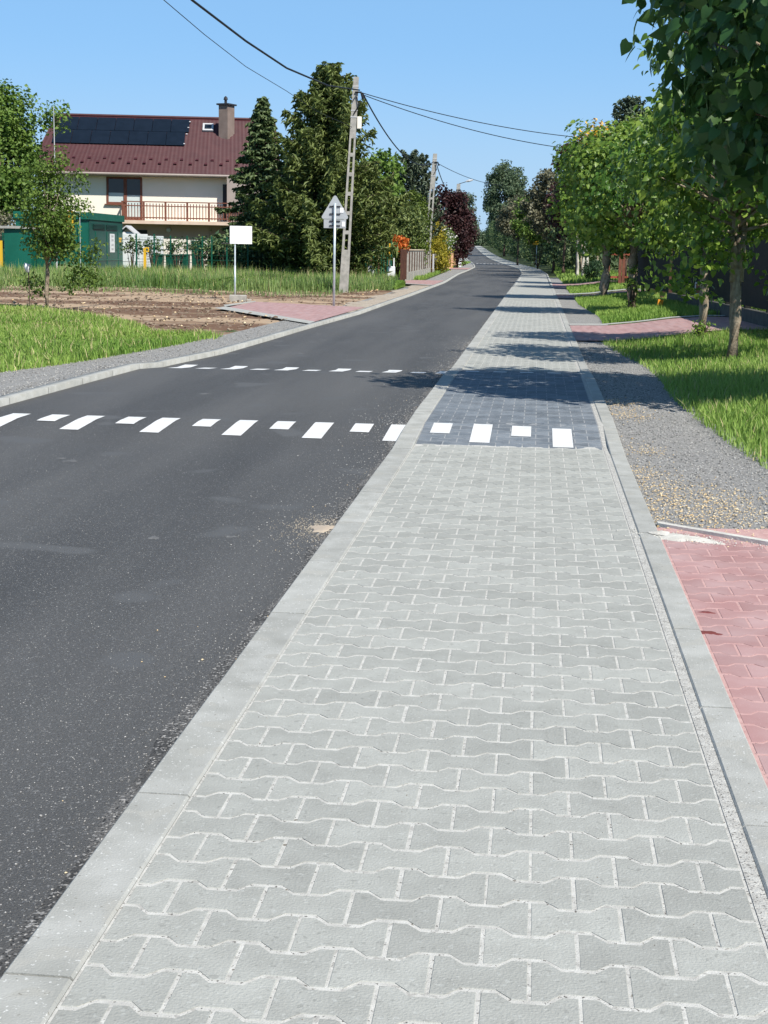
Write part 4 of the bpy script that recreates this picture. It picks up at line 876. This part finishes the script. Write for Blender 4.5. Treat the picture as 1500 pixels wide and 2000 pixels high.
# ================================================================== green mesh fence and what stands at it
fA, fB = Vector((-19., 60.6, 0)), Vector((.0, 63.4, 0))
def fpt(px):
    # intersection of the view column with the fence line
    best = min((abs(750+2900*(fA.x+(fB.x-fA.x)*t/400)/(fA.y+(fB.y-fA.y)*t/400)-px), t/400) for t in range(401)); return fA.lerp(fB, best[1])
fence = empty('mesh_fence', (fA.x, fA.y, .12), 'long green wire mesh fence behind the tall weeds', 'fence')
posts = [-80, 8, 264, 299, 331, 363, 392, 410, 438, 480, 523, 562, 612, 655, 700]
for px in posts:
    p = fpt(px)-fA; o = MB().box(-.03, .03, -.02, .02, -.1, 1.68 if px != 655 else 1.75, c=.004).build('post', 'gfence', fence, (p.x, p.y, 0))
    if px in (264, 299): MB().prism([(-.03, -.02), (.03, -.02), (.03, .02), (-.03, .02)], 1.683, 1.74).build('post_cap', 'gfence', o)
for a_, b_ in zip(posts[:-1], posts[1:]):
    p, q = fpt(a_)-fA, fpt(b_)-fA; mb = MB(); L = (q-p).length
    if a_ == 8: continue
    for z in (.1, .3, .5, .7, .72, .9, 1.1, 1.3, 1.5, 1.6): mb.tube([(p.x, p.y-.03, z), (q.x, q.y-.03, z)], .0045, 3, False)
    for k in range(1, int(L/.12)): w = p.lerp(q, k*.12/L); mb.tube([(w.x, w.y-.035, .05), (w.x, w.y-.035, 1.62)], .003, 3, False)
    mb.build('mesh_panel', 'gfence', fence)
p, q = Vector((-15.1, 61.2, 0)), Vector((-19, 60.6, 0))
gf = empty('green_picket_fence', (-2.35, 63.0, .1), 'short run of dark green pickets by the green corner post', 'fence')
for i in range(22):
    x = i*.108; hgt = 1.42+.02*math.sin(i); MB().box(x-.022, x+.022, -.012, .012, .02, hgt, c=.004).build('picket', 'gfence' if i % 3 else 'dwood', gf)
for z in (.3, 1.2): MB().box(0, 2.3, .013, .05, z, z+.05).build('rail', 'gfence', gf)
for x in (2.28, 2.43): MB().box(x, x+.07, -.05, .05, -.1, 1.62, c=.005).build('corner_post', 'gfence', gf)
MB().box(2.36, 2.42, -.07, -.04, .6, 1.55).build('yellow_strip', 'yellow', gf)
MB().box(1.5, 1.75, -.3, -.02, 0, .62, c=.01).build('grey_cabinet', 'lgrey', gf)
def single(name, mb, m, loc, label, cat, group=None, rz=0, kind=None): return tag(mb.build(name, m, None, loc, rz), label, cat, group, kind)
x, y, _ = P(765.5, 480, 61.5); t = empty('meter_cabinet', gp(x, y), 'tall white meter cabinet beside the brown gate', 'cabinet'); MB().box(-.15, .15, -.1, .1, -.05, .72, c=.02).build('body', 'wht', t)
for s_ in (-.11, .07): MB().box(s_, s_+.05, -.03, .03, .723, 1.1).build('pipe', 'wht', t)
# bins and white panels behind the fence
BG = 'green wheelie bins behind the mesh fence'
def wbin(px, Y, w, h, lb):
    x, y, _ = P(px, 500, Y); t = empty('wheelie_bin', gp(x, y), lb, 'bin', BG); mb = MB(); d = .3
    vs = [(-w*.4, -d*.8, .06), (w*.4, -d*.8, .06), (w*.4, d*.8, .06), (-w*.4, d*.8, .06), (-w/2, -d, h), (w/2, -d, h), (w/2, d, h), (-w/2, d, h)]
    mb.add(vs, [(3, 2, 1, 0), (4, 5, 6, 7), (0, 1, 5, 4), (1, 2, 6, 5), (2, 3, 7, 6), (3, 0, 4, 7)]); mb.build('body', 'bin', t)
    MB().box(-w/2-.02, w/2+.02, -d-.03, d+.05, h+.003, h+.06, c=.02).build('lid', 'bin', t)
    for s_ in (-1, 1): mb = MB(); mb.tube([(s_*w*.42, d, .1), (s_*w*.5, d, .1)], .1, 10); mb.build('wheel', 'black', t)
wbin(308, 64.0, .5, .85, 'leftmost green wheelie bin behind the mesh fence'); wbin(337, 64.0, .52, .85, 'second green wheelie bin from the left, with a pale label'); wbin(361, 64.1, .38, .87, 'narrow green wheelie bin, third from the left'); wbin(385, 64.0, .44, 1.45, 'tallest green wheelie bin at the right of the row')
for a_, b_, ytop, lb in ((237, 288, 457, 'tallest white wall panel right beside the kiosk'), (288.5, 319, 461, 'second white wall panel from the kiosk'), (319.5, 362, 467, 'cream wall panel behind the middle bins'), (362.5, 412, 469, 'lowest pale wall panel at the right of the row')):
    x0, x1 = P(a_, 480, 66)[0], P(b_, 480, 66)[0]; zt = P((a_+b_)/2, ytop, 66)[2]
    t = empty('wall_panel', gp(x0, 66), lb, 'wall panel', 'pale wall panels behind the bins'); MB().box(0, x1-x0, 0, .1, -.2, zt-.12, c=.01).build('sheet', 'wboard' if a_ < 300 else 'cream', t)
    for z in (.55, 1.1, 1.5):
        if z < zt-.2: MB().box(.02, x1-x0-.02, -.012, -.003, z, z+.03).build('groove_strip', 'lgrey', t)
x0, x1 = P(233, 480, 70)[0], P(262, 480, 70)[0]; t = empty('garden_shed', gp(x0, 70), 'small gabled shed roof peeping over the white panels', 'shed'); zt = P(245, 440, 70)[2]-.12; w = x1-x0
MB().box(0, w, 0, 1.2, -.1, zt-.3).build('wall', 'wht', t); mb = MB(); mb.add([(-.1, -.15, zt-.38), (w/2, -.15, zt), (w/2, 1.3, zt), (-.1, 1.3, zt-.38), (-.1, -.15, zt-.44), (w/2, -.15, zt-.07), (w+.1, -.15, zt-.38), (w+.1, 1.3, zt-.38), (w+.1, -.15, zt-.44)], [(0, 1, 2, 3), (4, 5, 1, 0), (1, 6, 7, 2), (5, 8, 6, 1)]); mb.build('roof', 'lgrey', t)
# gas markers
x, y, _ = P(283, 500, 58); t = empty('gas_marker', gp(x, y), 'yellow marker post with small plate in the tall weeds', 'marker post'); MB().box(-.05, .05, -.05, .05, -.1, 1.18, c=.01).build('post', 'yellow', t); MB().box(.02, .17, -.06, -.053, 1.02, 1.2).build('plate', 'yellow', t); MB().box(.06, .13, -.065, -.0605, 1.07, 1.15).build('plate_mark', 'gdark', t)
x, y, _ = P(2, 500, 58); single('gas_marker', MB().box(-.06, .06, -.05, .05, -.1, 1.35, c=.01), 'yellow', gp(x, y), 'yellow post cut off by the left picture edge', 'marker post')
x, y = G(59, 603); t = empty('capped_stake', gp(x, y), 'thin dark stake with a white cap left of the young tree', 'stake'); mb = MB(); mb.tube([(0, 0, -.1), (-.01, 0, .5), (-.02, 0, .84)], .013, 5); mb.build('stake', 'bark2', t); mb = MB(); mb.tube([(-.03, 0, .78), (-.05, 0, .9), (-.08, 0, .97)], [.035, .06, .03], 8); mb.tube([(-.1, 0, .95), (.02, 0, .93)], [.04, .03], 6); mb.build('cap', 'wht', t, smooth=True)

# ================================================================== signs
x, y = G(652, 599); t = empty('road_sign', gp(x, y), 'back of a grey triangular road sign with plate below on a tall pipe post', 'road sign', rz=.02)
mb = MB(); mb.tube([(0, 0, -.2), (0, 0, 2.50)], .030, 12); mb.build('post', 'galv', t, smooth=True)
def rtri(w, h, r, z0):
    pts = []; V_ = [(-w/2, z0), (w/2, z0), (0, z0+h)]
    for i, (px, pz) in enumerate(V_):
        c = Vector((0, z0+h*.36)); v = Vector((px, pz)); d = (c-v).normalized(); cc = v+d*r*1.9; base = math.atan2(v.y-cc.y, v.x-cc.x)
        for k in range(-3, 4): pts.append((cc.x+math.cos(base+k*.33)*r, cc.y+math.sin(base+k*.33)*r))
    return pts
tri = [(q[0], q[1]) for q in rtri(.70, .60, .045, 2.12)]
def plate(pts, y0, y1):   # polygon in x,z extruded in y
    n = len(pts); mb = MB(); mb.add([(x, y0, z) for x, z in pts]+[(x, y1, z) for x, z in pts], [tuple(range(n)), tuple(range(2*n-1, n-1, -1))]+[(i, n+i, n+(i+1) % n, (i+1) % n) for i in range(n)]); return mb
plate(tri, .055, .07).build('triangle_plate', 'signback', t); plate([(-.27, 1.90), (.27, 1.90), (.27, 2.11), (-.27, 2.11)], .055, .07).build('lower_plate', 'signback', t)
for z in (2.42, 2.24, 2.07, 1.96): MB().box(-.13, .13, .03, .054, z-.014, z+.014).build('clamp', 'dmetal', t)
MB().box(.12, .21,   .045, .054, 2.27, 2.39).build('sticker', 'wht', t); MB().box(.17, .25, .045, .054, 1.94, 2.06).build('sticker', 'wht', t)
x, y = G(459, 585); t = empty('blank_board_sign', gp(x, y), 'blank white board on a thin pipe post beside the bare dirt', 'sign', rz=.35)
mb = MB(); mb.tube([(0, 0, -.1), (0, 0, .9), (0, 0, .901), (0, 0, 1.75)], [.026, .026, .02, .02], 8); mb.build('post', 'galv', t, smooth=True); MB().box(-.15, .46, -.035, -.022, 1.48, 1.95, c=.003).build('board', 'wht', t); MB().box(-.38, .0, -.03, -.01, 1.475, 1.50).build('bracket', 'dmetal', t)
x2, y2 = G(465, 588); t = empty('base_stone', gp(x2, y2), 'pale concrete block at the foot of the blank white board', 'block'); MB().box(-.22, .22, -.1, .1, -.05, .16, c=.015).build('block', 'concrete', t); MB().box(.23, .34, -.06, .06, -.05, .06, c=.015).build('offcut', 'concrete', t)
x, y = G(1047, 521); t = empty('warning_sign', gp(x, y), 'orange-yellow warning sign in the hedge shade by the far pavement', 'road sign'); mb = MB(); mb.tube([(0, 0, -.1), (0, 0, 3.)], .035, 8); mb.build('post', 'galv', t)
plate([(-.45, 2.45), (.45, 2.45), (0, 3.25)], -.06, -.045).build('triangle_rim', 'redwood', t); plate([(-.34, 2.5), (.34, 2.5), (0, 3.12)], -.075, -.063).build('triangle_face', 'yellow', t); plate([(-.36, 2.0), (.36, 2.0), (.36, 2.4), (-.36, 2.4)], -.06, -.045).build('lower_plate', 'yellow', t); plate([(-.07, 2.62), (.07, 2.62), (.05, 2.9), (-.05, 2.9)], -.081, -.077).build('sign_mark', 'black', t)

# ================================================================== utility poles
def upole(loc, h, lean, label, lamp=False, box=True, wb=.30, wt=.17):
    t = empty('utility_pole', loc, label, 'utility pole', 'concrete utility poles along the left side')
    def cx(z): return lean*z/h
    def w(z): return wb+(wt-wb)*z/h
    def seg(z0, z1, x0f, x1f, d=.09):
        mb = MB(); vs = []
        for z in (z0, z1): a0, a1 = cx(z)+x0f*w(z)/2, cx(z)+x1f*w(z)/2; vs += [(a0, -d, z), (a1, -d, z), (a1, d, z), (a0, d, z)]
        return vs, [(3, 2, 1, 0), (4, 5, 6, 7), (0, 1, 5, 4), (1, 2, 6, 5), (2, 3, 7, 6), (3, 0, 4, 7)]
    mb = MB(); mb.add(*seg(-.3, 1.25, -1, 1)); mb.add(*seg(h*.72, h, -1, 1)); mb.add(*seg(1.25, h*.72, -1, -.42)); mb.add(*seg(1.25, h*.72, .42, 1))
    z = 1.25
    while z < h*.72: mb.add(*seg(z, z+.12, -.42, .42, .085)); z += .62
    mb.build('shaft', 'concrete', t)
    for z in (h*.955, h*.845, h*.815): 
        b = MB(); b.add(*seg(z, z+.035, -1.12, 1.12, .1)); b.build('steel_band', 'lgrey', t)
    b = MB(); b.tube([(cx(h*.93), -.12, h*.93), (cx(h)+.16, -.14, h*.93), (cx(h)+.24, -.12, h*.90)], [.03, .035, .05], 6); b.tube([(cx(h)+.02, -.12, h*.91), (cx(h)+.1, -.15, h*.87), (cx(h)-.06, -.12, h*.83)], .022, 5); b.build('cable_clamp', 'cable', t)
    if box: MB().box(cx(h*.8)+.12, cx(h*.8)+.26, -.12, .05, h*.765, h*.805+.1, c=.01).build('junction_box', 'cream', t)
    if lamp:
        b = MB(); b.tube([(cx(h), 0, h), (cx(h)+.35, 0, h+.1), (cx(h)+.9, 0, h+.28)], .03, 6); l = b.build('lamp_arm', 'dmetal', t); b = MB(); b.tube([(cx(h)+.6, 0, h+.2), (cx(h)+.85, 0, h+.27), (cx(h)+1.2, 0, h+.34)], [.05, .11, .05], 8); b.build('lamp_head', 'lgrey', l)
    return t
p1 = G(671, 570); upole(gp(*p1), 6.85, .32, 'nearest leaning concrete ladder pole behind the triangular sign')
p2 = (P(832, 480, 90)[0], 90.); upole(gp(*p2), 7.0, .42, 'second leaning concrete pole rising behind the picket fence', box=False, wb=.42, wt=.24)
p3 = (P(887, 480, 129)[0], 129.); upole(gp(*p3), 6.95, .25, 'farthest concrete pole carrying a street lamp arm', lamp=True, box=False, wb=.45, wt=.3)
def cable(a_, b_, sag, r, lb, n=24, grp=None, skew=0.):
    a_, b_ = Vector(a_), Vector(b_); pts = []
    for i in range(n+1): t = i/n; p = a_.lerp(b_, t); p.z -= sag*4*t*(1-t); pts.append(p-a_)
    mb = MB(); mb.tube(pts, r, 5, False); o = mb.build('overhead_cable', 'cable', None, tuple(a_), smooth=True); tag(o, lb, 'cable', grp)
T1 = P(702, 176, p1[1]-.15); T1b = P(704, 180, p1[1]-.1)
def two(px0, py0, Y0, px1, py1, Y1): return P(px0, py0, Y0), P(px1, py1, Y1)
a_ = T1; e1 = P(375, 0, 29.4); far = Vector(a_).lerp(Vector((e1[0], e1[1], e1[2])), 1.95)
# thick cable towards the camera's upper left
pts = [(P(702, 176, 49.4)), P(640, 167, 44.6), P(560, 133, 38.5), P(480, 80, 33.9), P(375, 0, 29.4), P(230, -125, 25), P(60, -290, 21)]
mb = MB(); mb.tube([Vector(p)-Vector(pts[0]) for p in pts], .024, 6, False); tag(mb.build('overhead_cable', 'cable', None, pts[0], smooth=True), 'thick black cable running from the nearest pole to the upper left', 'cable')
pts = [P(692, 250, 49.8), P(620, 218, 45.5), P(560, 178, 41), P(480, 130, 36), P(400, 68, 31.5), P(320, 0, 28), P(200, -110, 24.5)]
mb = MB(); mb.tube([Vector(p)-Vector(pts[0]) for p in pts], .008, 5, False); tag(mb.build('overhead_cable', 'cable', None, pts[0], smooth=True), 'thin faint cable below the thick one at the upper left', 'cable')
cable(P(706, 181, 49.5), P(1220, 275, 58), .28, .014, 'upper of two cables running right from the nearest pole')
cable(P(706, 184, 49.5), P(1180, 297, 58), .32, .014, 'lower of two cables running right from the nearest pole')
cable(P(708, 182, 49.5), P(847, 316, 89.8), .95, .026, 'thick sagging cable between the nearest and the second pole')
cable(P(700, 260, 49.5), P(842, 345, 89.8), 1.2, .008, 'thin sagging cable between the nearest and the second pole')
cable(P(853, 318, 89.9), P(980, 362, 112), .25, .018, 'cable running right from the second pole to the birch')
cable(P(852, 318, 89.9), P(893, 372, 128.8), .9, .028, 'sagging cable between the second and the farthest pole')
x, y, z = P(870, 372, 108); mb = MB(); mb.tube([(0, 0, .25), (.08, 0, 0), (-.05, 0, -.3)], [.08, .14, .06], 7); tag(mb.build('cable_joint', 'cable', None, (x, y, z), smooth=True), 'dark cable joint hanging near the purple plum tree', 'cable joint')

# ================================================================== left garden fences
def lx(Z): return .5+.083*(Z-66)
t = empty('brown_gate', gp(lx(66.5), 66.5), 'brown board gate between the white cabinet and the picket fence', 'gate')
for i in range(12): y = i*.32; MB().box(.083*y-.02, .083*y+.02, y, y+.3, .05, 1.42, c=.005).build('board', 'dwood', t)
t = empty('picket_fence', gp(lx(70.6), 70.6), 'brown fence with pale posts along the left garden', 'fence'); BAY = 1.88
for i in range(11):
    y = i*BAY; MB().box(.083*y-.09, .083*y+.07, y-.06, y+.06, -.1, 1.36, c=.01).build('post', 'concrete', t); MB().box(.083*y-.12, .083*y+.1, y-.1, y+.1, 1.363, 1.42, c=.02).build('post_cap', 'sand', t)
    if i < 10:
        MB().prism([(.083*(y+.07)-.02, y+.07), (.083*(y+.07)+.03, y+.07), (.083*(y+BAY-.07)+.03, y+BAY-.07), (.083*(y+BAY-.07)-.02, y+BAY-.07)], -.1, .32).build('plinth', 'concrete', t)
        for k in range(8):
            yy = y+.2+k*.205; MB().box(.083*yy-.012, .083*yy+.012, yy-.075, yy+.075, .36, 1.30, c=.004).build('board', 'dwood', t)
t = empty('grey_fence', gp(lx(92), 92), 'low grey picket fence continuing past the brown fence', 'fence')
for i in range(26): y = i*.62; MB().box(.083*y-.03, .083*y+.03, y-.07, y+.07, 0, 1.15, c=.01).build('picket', 'lgrey' if i % 4 else 'dwood', t)
MB().prism([(-.02, 0), (.03, 0), (.083*16+.03, 16), (.083*16-.02, 16)], -.1, .25).build('plinth', 'concrete', t)
for i, (Z, h) in enumerate(((110, 1.5), (114, 1.8), (120, 1.7), (127, 1.4))):
    t = empty('gate_pillar', gp(lx(Z)-.05, Z), ['nearest peach gate pillar on the left', 'tallest peach gate pillar, second from near', 'third peach gate pillar', 'farthest short peach gate pillar'][i], 'pillar', 'peach gate pillars'); MB().box(-.22, .22, -.22, .22, -.1, h, c=.02).build('shaft', 'peach', t); MB().box(-.28, .28, -.28, .28, h+.003, h+.08, c=.02).build('cap', 'peach', t)
t = empty('wooden_gate', gp(lx(115), 115), 'brown gate boards between the peach pillars', 'gate')
for i in range(10): y = i*.45; MB().box(.083*y-.02, .083*y+.02, y, y+.4, .1, 1.4).build('board', 'wood', t)
x, y = G(897, 521); t = empty('white_cabinet', gp(x, y), 'white post-like cabinet at the end of the left verge', 'cabinet'); MB().box(-.17, .17, -.12, .12, -.05, 1.08, c=.02).build('body', 'wht', t); MB().box(-.1, .12, -.13, -.122, .86, .92).build('slot', 'black', t)

# ================================================================== right fence
def fx(Z): return 6.55+.052*(Z-24.7)
t = empty('board_fence', gp(fx(20), 20), 'nearly black board fence on a low plinth behind the street trees', 'fence'); z0 = H(fx(20), 20)
for i in range(88):
    y = i*.21; X = .052*y; MB().box(X-.012, X+.012, y, y+.19, .3, 1.62+.01*(i % 3), c=.004).build('board', 'blackfence', t, (0, 0, H(fx(20+y), 20+y)-z0))
for i in range(9):
    y = i*2.1; X = .052*y; MB().box(X+.02, X+.12, y-.05, y+.05, -.1, 1.7).build('post', 'blackfence', t); MB().prism([(X-.06, y), (X+.1, y), (X+.1+.109, y+2.09), (X-.06+.109, y+2.09)], -.2, .24).build('plinth', 'dplinth', t)
t = empty('dark_panel_fence', gp(fx(38.8), 38.8), 'dark panel fence continuing toward the red gate', 'fence')
for i in range(5):
    y = i*2.1; X = .085*y; MB().box(X-.02, X+.02, y+.05, y+2.05, .25, 1.6).build('panel', 'blackfence', t); MB().box(X-.04, X+.06, y-.05, y+.05, -.1, 1.7).build('post', 'dwood', t)
x, y, z = P(1329, 565, 33.4); t = empty('framed_pane', (fx(y)-.06, y, z), 'small pale-framed brown pane on the dark fence between two street trees', 'frame', rz=-.9); MB().box(-.14, .14, -.02, .0, -.16, .16, c=.004).build('frame', 'lgrey', t); MB().box(-.1, .1, -.03, -.021, -.08, .13).build('pane', 'wood', t); MB().box(-.1, .1, -.03, -.021, -.13, -.09).build('lower_strip', 'frost', t)
x, y = G(1287, 606); t = empty('yellow_marker', gp(x, y), 'small leaning orange-yellow marker plate standing in the second lawn', 'marker'); o = MB().box(-.062, .062, -.015, .015, -.03, .24, c=.006).build('plate', 'orangey', t); o.rotation_euler = (0, .12, .2)
x, y = G(1196, 560); t = empty('red_gate', gp(x+.2, y), 'reddish wooden gate seen between two street tree trunks', 'gate')
for i, xx in enumerate((-.38, .06, .19)): MB().box(xx-.055, xx+.055, -.02, .02, .05, 1.45+.05*(i % 2), c=.005).build('board', 'wood', t)
for z in (.3, 1.15): MB().box(-.4, .4, .021, .05, z, z+.08).build('rail', 'redwood', t)

# broad-leaved weeds mixed into the tall grass and the lawns
for poly_, n_, zz, sz, lf in ((WD, 60000, .42, .075, 'young'), (LG, 9000, .10, .045, 'lime'), ([(ge(b)-.05, b) for b in ysamp(7.0, 24.2, .4)]+[(9.0, 25.4), (7.5, 7.0)], 9000, .055, .03, 'lime')):
    x, y = scat(poly_, n_, lambda x, y: np.clip(.5+.6*np.sin(x*1.7+np.sin(y*.9)*2)*np.cos(y*1.1+x*.4), .04, 1)); zc_ = R.uniform(.02, zz, len(x))*(.7+.3*np.sin(x*1.1)); Pn = np.stack([x, y, Hn(x, y)+zc_], 1)
    leafcloud('broad_weeds', Pn, R.normal(size=(len(x), 3))*.5+[0, -.2, .9], sz, lf, .6, None, None, kind='stuff')
